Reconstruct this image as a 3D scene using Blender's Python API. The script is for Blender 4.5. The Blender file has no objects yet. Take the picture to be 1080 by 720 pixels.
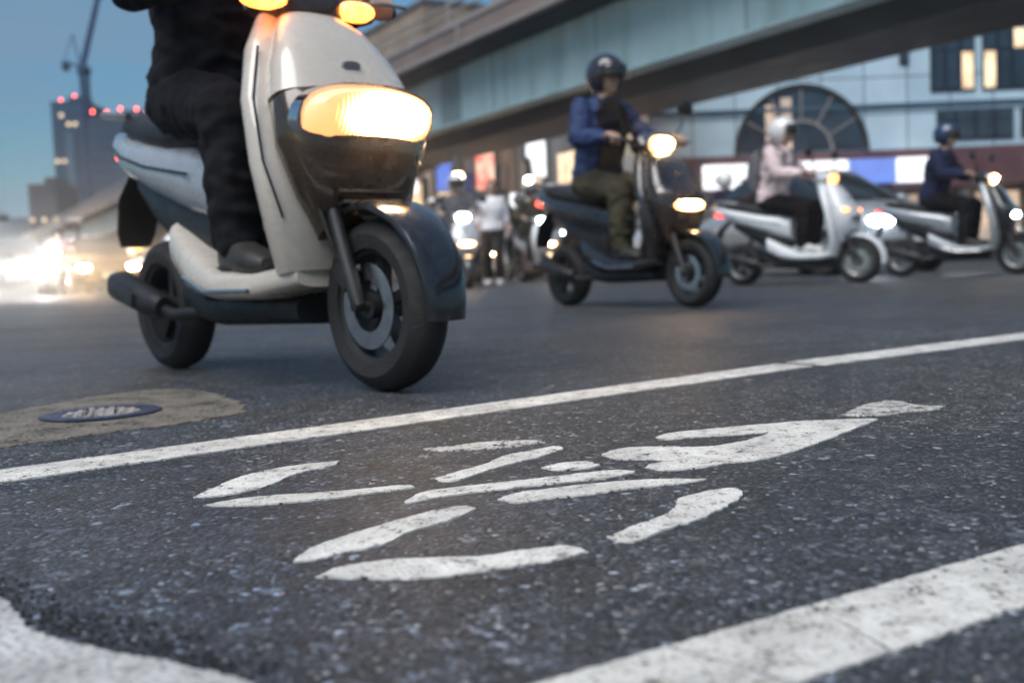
import bpy, bmesh, math, random
from mathutils import Vector, Matrix, noise as mnoise
from mathutils.geometry import tessellate_polygon
random.seed(7)
R = math.radians
sc = bpy.context.scene
col = sc.collection

# ------------------------------------------------------------------ camera
W, F, H = 1080.0, 1100.0, 0.30
PITCH, ROLL = math.atan(80 / F), R(2.3)
f0 = Vector((0, math.cos(PITCH), -math.sin(PITCH)))
r0 = Vector((1, 0, 0)); u0 = r0.cross(f0)
RV = math.cos(ROLL) * r0 - math.sin(ROLL) * u0
UV = RV.cross(f0)
EYE = Vector((0, 0, H))
def ray(x, y): return f0 + RV * ((x - 540) / F) - UV * ((y - 360) / F)
def G(x, y, z=0.0):
    d = ray(x, y); return EYE + d * ((z - H) / d.z)
def P(x, y, D): return EYE + ray(x, y) * D
def base(x, D):
    p = P(x, 280, D); return Vector((p.x, p.y, 0))
def zat(x, y, D): return P(x, y, D).z

cam = bpy.data.cameras.new('camera'); cam_o = bpy.data.objects.new('camera', cam); col.objects.link(cam_o)
m = Matrix((RV, UV, -f0)).transposed().to_4x4(); m.translation = EYE
cam_o.matrix_world = m
cam.sensor_width = 36.0; cam.lens = 36.0 * F / W
cam.clip_start = 0.02; cam.clip_end = 5000
cam.dof.use_dof = True; cam.dof.focus_distance = 1.55; cam.dof.aperture_fstop = 3.2; cam.dof.aperture_blades = 9
sc.camera = cam_o

# ------------------------------------------------------------------ object helpers
def tag(o, label=None, cat=None, group=None, kind=None):
    if label: o['label'] = label
    if cat: o['category'] = cat
    if group: o['group'] = group
    if kind: o['kind'] = kind
    return o
def empty(name, loc, rz=0.0, label=None, cat=None, group=None):
    o = bpy.data.objects.new(name, None); col.objects.link(o)
    o.location = loc; o.rotation_euler = (0, 0, rz); o.empty_display_size = .1
    return tag(o, label, cat, group)
def copy_tree(o, parent=None):
    c = o.copy(); col.objects.link(c); c.parent = parent
    for ch in o.children: copy_tree(ch, c)
    return c
def V(*a): return Vector(a)

class MB:
    def __init__(s): s.v = []; s.f = []
    def add(s, vs, fs):
        n = len(s.v); s.v += [Vector(q) for q in vs]; s.f += [[i + n for i in q] for q in fs]; return s
    def box(s, c, size, rot=None, bev=0.0):
        bm = bmesh.new(); bmesh.ops.create_cube(bm, size=1)
        for v in bm.verts: v.co = Vector((v.co.x * size[0], v.co.y * size[1], v.co.z * size[2]))
        if bev > 0: bmesh.ops.bevel(bm, geom=bm.edges[:], offset=bev, segments=2, affect='EDGES', profile=.6)
        M = Matrix.Translation(Vector(c)) @ (rot.to_4x4() if rot else Matrix())
        bm.verts.index_update()
        s.add([M @ v.co for v in bm.verts], [[v.index for v in f.verts] for f in bm.faces]); bm.free(); return s
    def beam(s, a, b, w, h):                      # box from a to b
        a, b = Vector(a), Vector(b); d = (b - a); L = d.length; d.normalize()
        up = V(0, 0, 1) if abs(d.z) < .95 else V(0, 1, 0)
        y = up.cross(d).normalized(); z = d.cross(y)
        M = Matrix((d, y, z)).transposed()
        return s.box((a + b) / 2, (L, w, h), M)
    def tube(s, pts, r, n=10, cap=True):
        pts = [Vector(p) for p in pts]; rs = r if isinstance(r, (list, tuple)) else [r] * len(pts)
        rings = []; prev = None
        for i, p in enumerate(pts):
            t = (pts[min(i + 1, len(pts) - 1)] - pts[max(i - 1, 0)]).normalized()
            if prev is None:
                a = V(0, 0, 1) if abs(t.z) < .9 else V(1, 0, 0)
                x = t.cross(a).normalized()
            else: x = (prev - t * prev.dot(t)).normalized()
            prev = x; y = t.cross(x)
            rings.append([p + (x * math.cos(2 * math.pi * k / n) + y * math.sin(2 * math.pi * k / n)) * rs[i] for k in range(n)])
        return s.rings(rings, cap)
    def rings(s, rings, cap=True, closed=True):
        n = len(rings[0]); vs = [p for rg in rings for p in rg]; fs = []
        for i in range(len(rings) - 1):
            for k in range(n if closed else n - 1):
                fs.append([i * n + k, i * n + (k + 1) % n, (i + 1) * n + (k + 1) % n, (i + 1) * n + k])
        if cap and closed: fs += [list(range(n))[::-1], [(len(rings) - 1) * n + k for k in range(n)]]
        return s.add(vs, fs)
    def loft(s, secs, n=20, e=2.5):               # secs: (center, axisA, axisB)
        rings = []
        for c, a, b in secs:
            c, a, b = Vector(c), Vector(a), Vector(b); rg = []
            for k in range(n):
                t = 2 * math.pi * k / n; ct, st = math.cos(t), math.sin(t)
                rg.append(c + a * (math.copysign(abs(ct) ** (2 / e), ct)) + b * (math.copysign(abs(st) ** (2 / e), st)))
            rings.append(rg)
        return s.rings(rings)
    def ell(s, c, rad, n=16, m=10, rot=None):
        c = Vector(c); vs = []; fs = []
        for i in range(m + 1):
            a = math.pi * i / m
            for k in range(n):
                t = 2 * math.pi * k / n
                q = V(rad[0] * math.sin(a) * math.cos(t), rad[1] * math.sin(a) * math.sin(t), rad[2] * math.cos(a))
                if rot: q = rot @ q
                vs.append(c + q)
        for i in range(m):
            for k in range(n): fs.append([i * n + k, (i + 1) * n + k, (i + 1) * n + (k + 1) % n, i * n + (k + 1) % n])
        return s.add(vs, fs)
    def cap(s, p0, r0_, p1, r1, n=12):            # tapered capsule
        p0, p1 = Vector(p0), Vector(p1); t = (p1 - p0).normalized()
        a = V(0, 0, 1) if abs(t.z) < .9 else V(1, 0, 0)
        x = t.cross(a).normalized(); y = t.cross(x); rings = []
        def ring(c, r): return [c + (x * math.cos(2 * math.pi * k / n) + y * math.sin(2 * math.pi * k / n)) * r for k in range(n)]
        for q in (80, 50, 25, 0): rings.append(ring(p0 - t * r0_ * math.sin(R(q)), r0_ * math.cos(R(q))))
        for q in (0, 25, 50, 80): rings.append(ring(p1 + t * r1 * math.sin(R(q)), r1 * math.cos(R(q))))
        return s.rings(rings)
    def lathe(s, c, prof, n=32, a0=0, a1=360):    # around local y axis; prof (radius, y)
        c = Vector(c); rings = []; full = (a1 - a0) >= 360; m_ = n if full else n + 1
        vs = []; fs = []
        for k in range(m_):
            t = R(a0 + (a1 - a0) * k / n)
            for r_, y_ in prof: vs.append(c + V(r_ * math.cos(t), y_, r_ * math.sin(t)))
        q = len(prof)
        for k in range(n):
            k2 = (k + 1) % m_
            for j in range(q - 1): fs.append([k * q + j, k2 * q + j, k2 * q + j + 1, k * q + j + 1])
        return s.add(vs, fs)
    def build(s, name, mat, parent=None, smooth=True, label=None, angle=38):
        me = bpy.data.meshes.new(name); me.from_pydata([tuple(q) for q in s.v], [], s.f); me.validate()
        bm = bmesh.new(); bm.from_mesh(me)
        bmesh.ops.remove_doubles(bm, verts=bm.verts, dist=1e-5)
        bmesh.ops.recalc_face_normals(bm, faces=bm.faces); bm.to_mesh(me); bm.free()
        if smooth:
            me.shade_smooth(); me.set_sharp_from_angle(angle=R(angle))
        me.materials.append(mat)
        o = bpy.data.objects.new(name, me); col.objects.link(o)
        if parent: o.parent = parent
        if label: o['label'] = label
        return o
    def remeshed(s, name, mat, parent, voxel, it=4, fold=0.0):
        me = bpy.data.meshes.new(name); me.from_pydata([tuple(q) for q in s.v], [], s.f); me.validate()
        bm = bmesh.new(); bm.from_mesh(me); bmesh.ops.remove_doubles(bm, verts=bm.verts, dist=1e-5)
        bmesh.ops.recalc_face_normals(bm, faces=bm.faces); bm.to_mesh(me); bm.free()
        o = bpy.data.objects.new('temporary', me); col.objects.link(o)
        q = o.modifiers.new('r', 'REMESH'); q.mode = 'VOXEL'; q.voxel_size = voxel
        if it:
            q = o.modifiers.new('s', 'SMOOTH'); q.factor = .5; q.iterations = it
        dg = bpy.context.evaluated_depsgraph_get()
        me2 = bpy.data.meshes.new_from_object(o.evaluated_get(dg)); me2.name = name
        bpy.data.objects.remove(o); bpy.data.meshes.remove(me)
        if fold:
            nr = [v.normal.copy() for v in me2.vertices]
            for v, n_ in zip(me2.vertices, nr):
                c = v.co
                a = 1 - abs(mnoise.noise(V(c.x * 9 + c.z * 5, c.y * 8, c.z * 13 - c.x * 6))) * 2.2
                b = mnoise.noise(V(c.x * 26, c.y * 22, c.z * 34 + 7))
                v.co = c + n_ * fold * (a * .75 + b * .45 - .1)
        me2.materials.clear(); me2.materials.append(mat); me2.shade_smooth()
        o = bpy.data.objects.new(name, me2); col.objects.link(o); o.parent = parent
        return o

# ------------------------------------------------------------------ materials
class N:
    def __init__(s, name):
        s.m = bpy.data.materials.new(name); s.m.use_nodes = True; s.t = s.m.node_tree
        s.b = s.t.nodes['Principled BSDF']; s.out = s.t.nodes['Material Output']
    def n(s, typ, **k):
        q = s.t.nodes.new(typ)
        for a, v in k.items():
            if a.startswith('i_'):
                key = a[2:].replace('_', ' '); q.inputs[int(key) if key.isdigit() else key].default_value = v
            else: setattr(q, a, v)
        return q
    def l(s, a, b): s.t.links.new(a, b)
    def coord(s, which='Object'): return s.n('ShaderNodeTexCoord').outputs[which]
    def noise(s, co, scale, detail=4, rough=.55, dist=0):
        q = s.n('ShaderNodeTexNoise', i_Scale=scale, i_Detail=detail, i_Roughness=rough, i_Distortion=dist); s.l(co, q.inputs['Vector']); return q
    def vor(s, co, scale, feature='F1', rnd=1):
        q = s.n('ShaderNodeTexVoronoi', feature=feature, i_Scale=scale, i_Randomness=rnd); s.l(co, q.inputs['Vector']); return q
    def ramp(s, fac, stops, interp='LINEAR'):
        q = s.n('ShaderNodeValToRGB'); q.color_ramp.interpolation = interp; els = q.color_ramp.elements
        while len(els) < len(stops): els.new(.5)
        for e, (p, c) in zip(els, stops):
            e.position = p; e.color = c if len(c) == 4 else (*c, 1)
        s.l(fac, q.inputs['Fac']); return q.outputs['Color']
    def mix(s, fac, a, b, mode='MIX'):
        q = s.n('ShaderNodeMix', data_type='RGBA', blend_type=mode)
        for sock, val in ((q.inputs[0], fac), (q.inputs[6], a), (q.inputs[7], b)):
            if hasattr(val, 'links') or hasattr(val, 'is_linked'): s.l(val, sock)
            else: sock.default_value = val if not isinstance(val, tuple) or len(val) == 4 else (*val, 1)
        return q.outputs[2]
    def math(s, op, a, b=0.0, c=0.0):
        q = s.n('ShaderNodeMath', operation=op)
        for sock, val in zip(q.inputs, (a, b, c)):
            if hasattr(val, 'is_linked'): s.l(val, sock)
            else: sock.default_value = val
        return q.outputs[0]
    def bump(s, h, strength=.5, dist=.01, prev=None):
        q = s.n('ShaderNodeBump', i_Strength=strength, i_Distance=dist); s.l(h, q.inputs['Height'])
        if prev: s.l(prev, q.inputs['Normal'])
        return q.outputs['Normal']

def g3(v): return (v, v, v)
def simple(name, c, rough=.5, metal=0, coat=0, var=.25, scale=6, bump=0, bscale=60, spec=.5):
    k = N(name); co = k.coord()
    a = tuple(x * (1 - var) for x in c); b = tuple(min(1, x * (1 + var)) for x in c)
    nz = k.noise(co, scale, 5)
    k.l(k.ramp(nz.outputs['Fac'], [(.3, a), (.7, b)]), k.b.inputs['Base Color'])
    n2 = k.noise(co, scale * 4, 4)
    k.l(k.ramp(n2.outputs['Fac'], [(.3, g3(max(.02, rough - .1))), (.7, g3(min(1, rough + .12)))]), k.b.inputs['Roughness'])
    k.b.inputs['Metallic'].default_value = metal; k.b.inputs['Coat Weight'].default_value = coat
    k.b.inputs['Coat Roughness'].default_value = .08; k.b.inputs['Specular IOR Level'].default_value = spec
    if bump:
        n3 = k.noise(co, bscale, 4); k.l(k.bump(n3.outputs['Fac'], bump, .01), k.b.inputs['Normal'])
    return k.m
def emit(name, c, s, c2=None, scale=30):
    k = N(name); k.b.inputs['Base Color'].default_value = (.3, .3, .3, 1)
    co = k.coord(); nz = k.noise(co, scale, 2)
    k.l(k.ramp(nz.outputs['Fac'], [(.35, c2 or tuple(x * .75 for x in c)), (.6, c)]), k.b.inputs['Emission Color'])
    k.b.inputs['Emission Strength'].default_value = s; k.b.inputs['Roughness'].default_value = .15
    return k.m
def lens(name, core, rim, s_core, s_rim, c, rad):
    k = N(name); k.b.inputs['Base Color'].default_value = (.3, .3, .3, 1); k.b.inputs['Roughness'].default_value = .12
    co = k.coord(); sb = k.n('ShaderNodeVectorMath', operation='SUBTRACT'); k.l(co, sb.inputs[0]); sb.inputs[1].default_value = c
    dv_ = k.n('ShaderNodeVectorMath', operation='DIVIDE'); k.l(sb.outputs[0], dv_.inputs[0]); dv_.inputs[1].default_value = rad
    ln = k.n('ShaderNodeVectorMath', operation='LENGTH'); k.l(dv_.outputs[0], ln.inputs[0])
    wv = k.n('ShaderNodeTexWave', i_Scale=26.0, i_Distortion=1.5); wv.bands_direction = 'Y'; k.l(co, wv.inputs['Vector'])
    d = k.math('ADD', ln.outputs['Value'], k.math('MULTIPLY', k.math('SUBTRACT', wv.outputs['Fac'], .5), .22))
    k.l(k.ramp(d, [(.35, core), (.75, rim)]), k.b.inputs['Emission Color'])
    st = k.n('ShaderNodeMapRange', interpolation_type='SMOOTHSTEP'); k.l(d, st.inputs['Value'])
    for i_, v_ in zip((1, 2, 3, 4), (.25, .95, s_core, s_rim)): st.inputs[i_].default_value = v_
    k.l(st.outputs[0], k.b.inputs['Emission Strength'])
    return k.m
def glass(name, c=(.01, .014, .02), rough=.06):
    k = N(name); co = k.coord(); nz = k.noise(co, .7, 3)
    k.l(k.ramp(nz.outputs['Fac'], [(.35, c), (.7, tuple(x * 2.2 + .004 for x in c))]), k.b.inputs['Base Color'])
    k.b.inputs['Roughness'].default_value = rough; k.b.inputs['Specular IOR Level'].default_value = .8
    return k.m

def asphalt():
    k = N('asphalt'); co = k.coord()
    wob = k.noise(co, 60, 2); mp = k.n('ShaderNodeVectorMath', operation='MULTIPLY_ADD')
    k.l(wob.outputs['Color'], mp.inputs[0]); mp.inputs[1].default_value = (.007, .007, .007); k.l(co, mp.inputs[2])
    cw = mp.outputs[0]
    v1 = k.vor(cw, 128); v2 = k.vor(cw, 280); ve = k.vor(cw, 128, 'DISTANCE_TO_EDGE'); v3 = k.vor(cw, 48)
    def sep(v):
        q = k.n('ShaderNodeSeparateColor'); k.l(v.outputs['Color'], q.inputs[0]); return q
    rnd, rnd2, rnd3 = sep(v1), sep(v2), sep(v3)
    stone = k.ramp(rnd.outputs[0], [(0, g3(.014)), (.45, g3(.030)), (.70, (.054, .053, .056)), (.87, (.095, .093, .092)), (.95, (.19, .185, .18)), (1, (.46, .44, .42))])
    tone = k.ramp(rnd.outputs[1], [(0, (.90, .98, 1.08)), (.5, (.98, 1, 1.03)), (1, (1.12, 1.0, .90))])
    stone = k.mix(1.0, stone, tone, 'MULTIPLY')
    fine = k.ramp(rnd2.outputs[0], [(0, g3(.012)), (.6, g3(.040)), (.85, g3(.072)), (.96, g3(.15)), (1, g3(.38))])
    nz = k.noise(co, 17, 5)
    c = k.mix(k.ramp(nz.outputs['Fac'], [(.40, g3(0)), (.60, g3(1))]), stone, fine)
    # now and then a big pale or dark stone
    bigst = k.ramp(rnd3.outputs[0], [(.972, g3(0)), (.980, g3(1))]); inside = k.ramp(v3.outputs['Distance'], [(.22, g3(1)), (.34, g3(0))])
    bm_ = k.mix(1.0, bigst, inside, 'MULTIPLY')
    c = k.mix(k.math('MULTIPLY', bm_, .7), c, k.ramp(rnd3.outputs[1], [(0, (.03, .032, .038)), (.5, (.13, .128, .125)), (1, (.32, .30, .28))]))
    gap = k.ramp(ve.outputs['Distance'], [(0, g3(.25)), (.17, g3(1))])
    c = k.mix(.85, c, gap, 'MULTIPLY')
    for sc_, lo, hi in ((12, .62, 1.42), (26, .68, 1.36), (70, .72, 1.32), (5.5, .70, 1.30)):
        q = k.noise(co, sc_, 5, .62); c = k.mix(1.0, c, k.ramp(q.outputs['Fac'], [(.30, g3(lo)), (.5, g3(1)), (.70, g3(hi))]), 'MULTIPLY')
    v4 = k.vor(co, 21); r4 = sep(v4)
    gl = k.mix(1.0, k.ramp(r4.outputs[0], [(.80, g3(0)), (.84, g3(1))]), k.ramp(v4.outputs['Distance'], [(.13, g3(1)), (.22, g3(0))]), 'MULTIPLY')  # sparse pale stones, also glints of the rough grain painted into the colour
    c = k.mix(k.math('MULTIPLY', gl, .68), c, k.ramp(r4.outputs[1], [(0, (.10, .10, .105)), (.6, (.22, .215, .21)), (1, (.45, .44, .42))]))
    big = k.noise(co, 1.1, 6, .6); c = k.mix(1.0, c, k.ramp(big.outputs['Fac'], [(.30, (.68, .74, .84)), (.5, (1, 1, 1)), (.70, (1.28, 1.24, 1.20))]), 'MULTIPLY')
    big2 = k.noise(co, .42, 4); c = k.mix(.8, c, k.ramp(big2.outputs['Fac'], [(.38, (.62, .86, 1.25)), (.52, (.98, 1, 1.03)), (.66, (1.08, 1.03, .97))]), 'MULTIPLY')  # blue end of these patches carries wet sky reflection in the colour
    # traffic-worn bands running the way the scooters go, wet blue reflection painted into the dark ones
    mm = k.n('ShaderNodeMapping'); mm.inputs['Rotation'].default_value = (0, 0, R(52)); mm.inputs['Scale'].default_value = (.10, 1.5, 1); k.l(co, mm.inputs['Vector'])
    tr = k.noise(mm.outputs[0], 1.0, 5, .6); c = k.mix(1.0, c, k.ramp(tr.outputs['Fac'], [(.35, (.50, .60, .80)), (.5, (.98, 1.01, 1.04)), (.66, (1.28, 1.28, 1.29))]), 'MULTIPLY')
    k.l(c, k.b.inputs['Base Color'])
    rr = k.mix(.6, k.ramp(rnd.outputs[2], [(0, g3(.48)), (1, g3(.82))]), k.ramp(tr.outputs['Fac'], [(.3, g3(.48)), (.65, g3(.80))]))
    k.l(rr, k.b.inputs['Roughness'])
    hgt = k.math('MULTIPLY_ADD', v1.outputs['Distance'], -1.0, k.math('MULTIPLY', rnd.outputs[1], .8))
    n1 = k.bump(hgt, .85, .006)
    f1 = k.noise(co, 420, 3); n2 = k.bump(f1.outputs['Fac'], .5, .002, n1)
    mid = k.noise(co, 9, 6, .65); n3 = k.bump(mid.outputs['Fac'], .5, .010, n2)
    k.l(n3, k.b.inputs['Normal'])
    k.b.inputs['Specular IOR Level'].default_value = .5
    # thin film of damp and polish that only shows at a low angle
    k.l(k.ramp(tr.outputs['Fac'], [(.36, g3(.34)), (.64, g3(.12))]), k.b.inputs['Coat Weight']); k.b.inputs['Coat Roughness'].default_value = .5
    cb = k.bump(mid.outputs['Fac'], .25, .010); k.l(cb, k.b.inputs['Coat Normal'])
    return k.m
def paint_mat(name, c, wear=.5, dirt=.35):
    k = N(name); co = k.coord()
    n1 = k.noise(co, 9, 6, .6); n2 = k.noise(co, 150, 4, .72); n3 = k.noise(co, 30, 5, .65); n4 = k.noise(co, 420, 2)
    a = k.ramp(n1.outputs['Fac'], [(.3, tuple(x * (1 - dirt) for x in c)), (.65, c)])
    a = k.mix(.9, a, k.ramp(n3.outputs['Fac'], [(.3, (.62, .60, .57)), (.5, (.96, .96, .95)), (.7, (1.05, 1.05, 1.04))]), 'MULTIPLY')
    a = k.mix(.8, a, k.ramp(n2.outputs['Fac'], [(.34, (.35, .34, .33)), (.45, (1, 1, 1))]), 'MULTIPLY')
    # hairline cracks
    vc = k.vor(co, 11, 'DISTANCE_TO_EDGE'); wv = k.math('ADD', vc.outputs['Distance'], k.math('MULTIPLY', k.math('SUBTRACT', n3.outputs['Fac'], .5), .5))
    ck = k.ramp(k.math('ABSOLUTE', wv), [(.0, g3(.35)), (.012, g3(1))])
    a = k.mix(.55, a, ck, 'MULTIPLY')
    k.l(a, k.b.inputs['Base Color']); k.b.inputs['Roughness'].default_value = .6
    v = k.vor(co, 170)
    hgt = k.math('ADD', k.math('MULTIPLY', v.outputs['Distance'], -.7), n2.outputs['Fac'])
    k.l(k.bump(n4.outputs['Fac'], .4, .0015, k.bump(hgt, .7, .005)), k.b.inputs['Normal'])
    # worn pits where the paint is gone and the asphalt shows
    pit = k.math('ADD', k.math('MULTIPLY', n2.outputs['Fac'], .6), k.math('MULTIPLY', n3.outputs['Fac'], .4))
    lo = .33 + .14 * wear
    al = k.ramp(pit, [(lo, g3(0)), (lo + .010, g3(1))])
    k.l(al, k.b.inputs['Alpha'])
    return k.m

M = {}
M['asphalt'] = asphalt()
M['paint'] = paint_mat('road_paint', (.82, .80, .76), .62)
M['paint_worn'] = paint_mat('road_paint_worn', (.68, .665, .63), .95)
M['paint_line'] = paint_mat('road_paint_line', (.80, .78, .74), .6)
M['black_plastic'] = simple('black_plastic', (.012, .012, .013), .42, bump=.15, bscale=200)
M['rubber'] = simple('rubber', (.014, .014, .015), .75, bump=.3, bscale=150)
M['alloy'] = simple('alloy', (.35, .34, .33), .35, .85)
M['chrome'] = simple('chrome', (.7, .7, .7), .15, 1, var=.08)
M['dark_metal'] = simple('dark_metal', (.05, .05, .052), .45, .6)
M['seat'] = simple('seat_vinyl', (.014, .013, .013), .5, bump=.25, bscale=120)
M['cream'] = simple('cream_paint', (.52, .47, .41), .28, 0, .8, .04)
M['silver'] = simple('silver_paint', (.42, .45, .48), .3, .4, .7, .03)
M['white_paint'] = simple('white_body_paint', (.72, .74, .76), .25, 0, .8, .05)
M['taxi'] = simple('taxi_yellow_paint', (.55, .32, .02), .3, 0, .8, .05)
M['black_paint'] = simple('black_body_paint', (.012, .012, .014), .22, 0, .9, .2)
M['bronze_paint'] = simple('dark_bronze_paint', (.045, .028, .017), .25, .2, .9, .2)
M['skin'] = simple('skin', (.50, .31, .22), .5, 0, 0, .1, 20, .1, 300)
M['black_cloth'] = simple('black_cloth', (.010, .010, .013), .9, bump=.5, bscale=18, spec=.2)
M['navy_cloth'] = simple('navy_cloth', (.014, .02, .05), .85, bump=.5, bscale=18, spec=.2)
M['blue_cloth'] = simple('blue_cloth', (.010, .028, .095), .7, bump=.5, bscale=18)
M['olive_cloth'] = simple('olive_cloth', (.055, .05, .032), .9, bump=.5, bscale=18, spec=.2)
M['grey_cloth'] = simple('grey_cloth', (.12, .12, .13), .9, bump=.5, bscale=18, spec=.2)
M['pale_cloth'] = simple('pale_pink_cloth', (.66, .52, .52), .85, bump=.5, bscale=18, spec=.2)
M['white_cloth'] = simple('white_cloth', (.74, .73, .76), .85, bump=.5, bscale=18, spec=.2)
M['shoe'] = simple('shoe_leather', (.03, .028, .026), .5)
M['shoe_white'] = simple('shoe_white', (.6, .6, .58), .6)
M['hair'] = simple('black_hair', (.012, .010, .009), .5, bump=.6, bscale=90)
M['eye'] = simple('eye', (.05, .04, .04), .15)
M['helmet_black'] = simple('helmet_black', (.025, .02, .03), .2, 0, .9)
M['helmet_white'] = simple('helmet_white', (.75, .73, .70), .25, 0, .9, .06)
M['helmet_blue'] = simple('helmet_blue', (.012, .035, .09), .25, 0, .8)
M['visor'] = glass('visor', (.015, .013, .012), .08)
M['head_warm'] = lens('headlight_warm', (1.0, .72, .38), (1.0, .45, .12), 150, 4.5, (.395, 0, 1.01), (.09, .105, .058))
M['head_big'] = lens('headlight_big', (1.0, .80, .52), (1.0, .43, .12), 80, 1.5, (.62, .03, .678), (.2, .155, .07))
M['head_amber'] = emit('indicator_amber', (1.0, .30, .04), 7, (1.0, .20, .02), 40)
M['head_low'] = lens('running_light_warm', (1.0, .70, .36), (1.0, .42, .10), 90, 4.0, (.605, 0, .628), (.09, .14, .05))
M['head_white'] = emit('headlight_white', (.80, .90, 1.0), 60)
M['head_car'] = emit('car_headlight', (1.0, .95, .90), 850)
M['head_car_warm'] = emit('car_headlight_warm', (1.0, .66, .34), 520)
M['tail'] = emit('tail_light', (1.0, .05, .03), 5)
M['concrete'] = simple('concrete', (.23, .22, .21), .85, var=.25, scale=.6, bump=.3, bscale=8)
M['concrete_dark'] = simple('concrete_dark', (.11, .11, .115), .85, var=.3, scale=.5)
M['deck'] = simple('deck_paint', (.20, .155, .14), .7, var=.25, scale=.5)
def girder():
    k = N('girder_paint'); co = k.coord(); mp = k.n('ShaderNodeMapping'); mp.inputs['Scale'].default_value = (1.6, 1.6, .12); k.l(co, mp.inputs['Vector'])
    a = k.noise(co, .45, 5); b = k.noise(mp.outputs[0], 1.0, 5, .65); d = k.noise(co, 1.7, 5, .7)
    c = k.ramp(a.outputs['Fac'], [(.3, (.31, .46, .50)), (.7, (.40, .57, .61))])
    c = k.mix(.8, c, k.ramp(b.outputs['Fac'], [(.34, (.66, .66, .62)), (.5, (1, 1, 1)), (.7, (1.06, 1.06, 1.06))]), 'MULTIPLY')
    c = k.mix(k.ramp(d.outputs['Fac'], [(.66, g3(0)), (.78, g3(.5))]), c, (.16, .12, .09))
    k.l(c, k.b.inputs['Base Color']); k.b.inputs['Roughness'].default_value = .5
    return k.m
M['girder'] = girder()
M['girder_panel'] = simple('girder_splice_paint', (.17, .25, .28), .5, var=.2, scale=2)
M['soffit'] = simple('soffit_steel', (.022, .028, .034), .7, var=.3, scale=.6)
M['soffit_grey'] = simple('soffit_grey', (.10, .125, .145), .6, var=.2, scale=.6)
M['rail'] = simple('rail_paint', (.30, .27, .26), .5, .2)
M['pane'] = glass('window_pane')
M['pane_blue'] = glass('window_pane_blue', (.018, .03, .045), .1)
M['lit_shop'] = emit('lit_shop', (1.0, .74, .48), 7.0, (.50, .22, .09), 1.1)
M['lit'] = emit('lit_room', (1.0, .74, .42), 1.5, (.50, .28, .10), 1.3)
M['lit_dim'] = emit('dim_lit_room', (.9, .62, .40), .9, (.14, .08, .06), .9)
M['sign_white'] = emit('sign_white', (.95, .97, 1.0), 1.7, (.75, .78, .85), 2)
M['sign_blue'] = emit('sign_blue', (.015, .16, .80), 1.1, (.01, .10, .6), 2)
M['sign_yellow'] = emit('sign_yellow', (1.0, .56, .06), 2.4)
M['sign_warm'] = emit('sign_warm', (1.0, .80, .55), 2.2, (.8, .5, .28), 2)
M['sign_red_soft'] = emit('sign_red_soft', (.9, .12, .06), 1.4, (.9, .7, .5), 2)
M['sign_red'] = emit('sign_red', (1.0, .06, .04), 4)
M['maroon'] = simple('maroon_panel', (.11, .05, .06), .5, var=.3, scale=1)
M['lamp_white'] = emit('lamp_white', (1, .96, .9), 30)
M['lamp_warm'] = emit('lamp_warm', (1, .72, .38), 18)
M['beacon'] = emit('beacon_red', (1, .10, .07), 14)
M['tower_glass'] = simple('tower_glazing', (.010, .036, .08), .45, var=.3, scale=.08)
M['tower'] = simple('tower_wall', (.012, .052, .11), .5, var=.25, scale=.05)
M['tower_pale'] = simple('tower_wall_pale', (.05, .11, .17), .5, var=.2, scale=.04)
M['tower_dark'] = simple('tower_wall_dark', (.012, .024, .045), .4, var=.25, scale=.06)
M['crane'] = simple('crane_steel', (.006, .038, .11), .6)
M['shop_wall'] = simple('shop_wall_brown', (.16, .12, .09), .8, var=.3, scale=.4)
M['shop_wall2'] = simple('shop_wall_grey', (.13, .13, .14), .8, var=.3, scale=.4)
M['shop_wall3'] = simple('shop_wall_tan', (.30, .23, .17), .8, var=.3, scale=.4)
M['awning'] = simple('awning_cloth', (.05, .09, .22), .8, var=.2)
M['leaf'] = simple('leaf', (.035, .06, .03), .6, var=.5, scale=2)
M['bark'] = simple('bark', (.06, .045, .035), .9, bump=.6, bscale=20)

def facade_tiles():
    k = N('pale_blue_tile'); co = k.coord()
    mp = k.n('ShaderNodeMapping'); mp.inputs['Rotation'].default_value = (R(90), 0, 0); k.l(co, mp.inputs['Vector'])
    br = k.n('ShaderNodeTexBrick', offset=0.0, i_Scale=1.0, i_Mortar_Size=.025, i_Brick_Width=1.55, i_Row_Height=1.3)
    br.inputs['Color1'].default_value = (.48, .64, .75, 1); br.inputs['Color2'].default_value = (.56, .72, .82, 1); br.inputs['Mortar'].default_value = (.10, .14, .18, 1)
    k.l(mp.outputs[0], br.inputs['Vector'])
    nz = k.noise(co, .5, 5); c = k.mix(1.0, br.outputs['Color'], k.ramp(nz.outputs['Fac'], [(.3, g3(.82)), (.7, g3(1.08))]), 'MULTIPLY')
    k.l(c, k.b.inputs['Base Color']); k.b.inputs['Roughness'].default_value = .35
    return k.m
M['tiles'] = facade_tiles()

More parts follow.
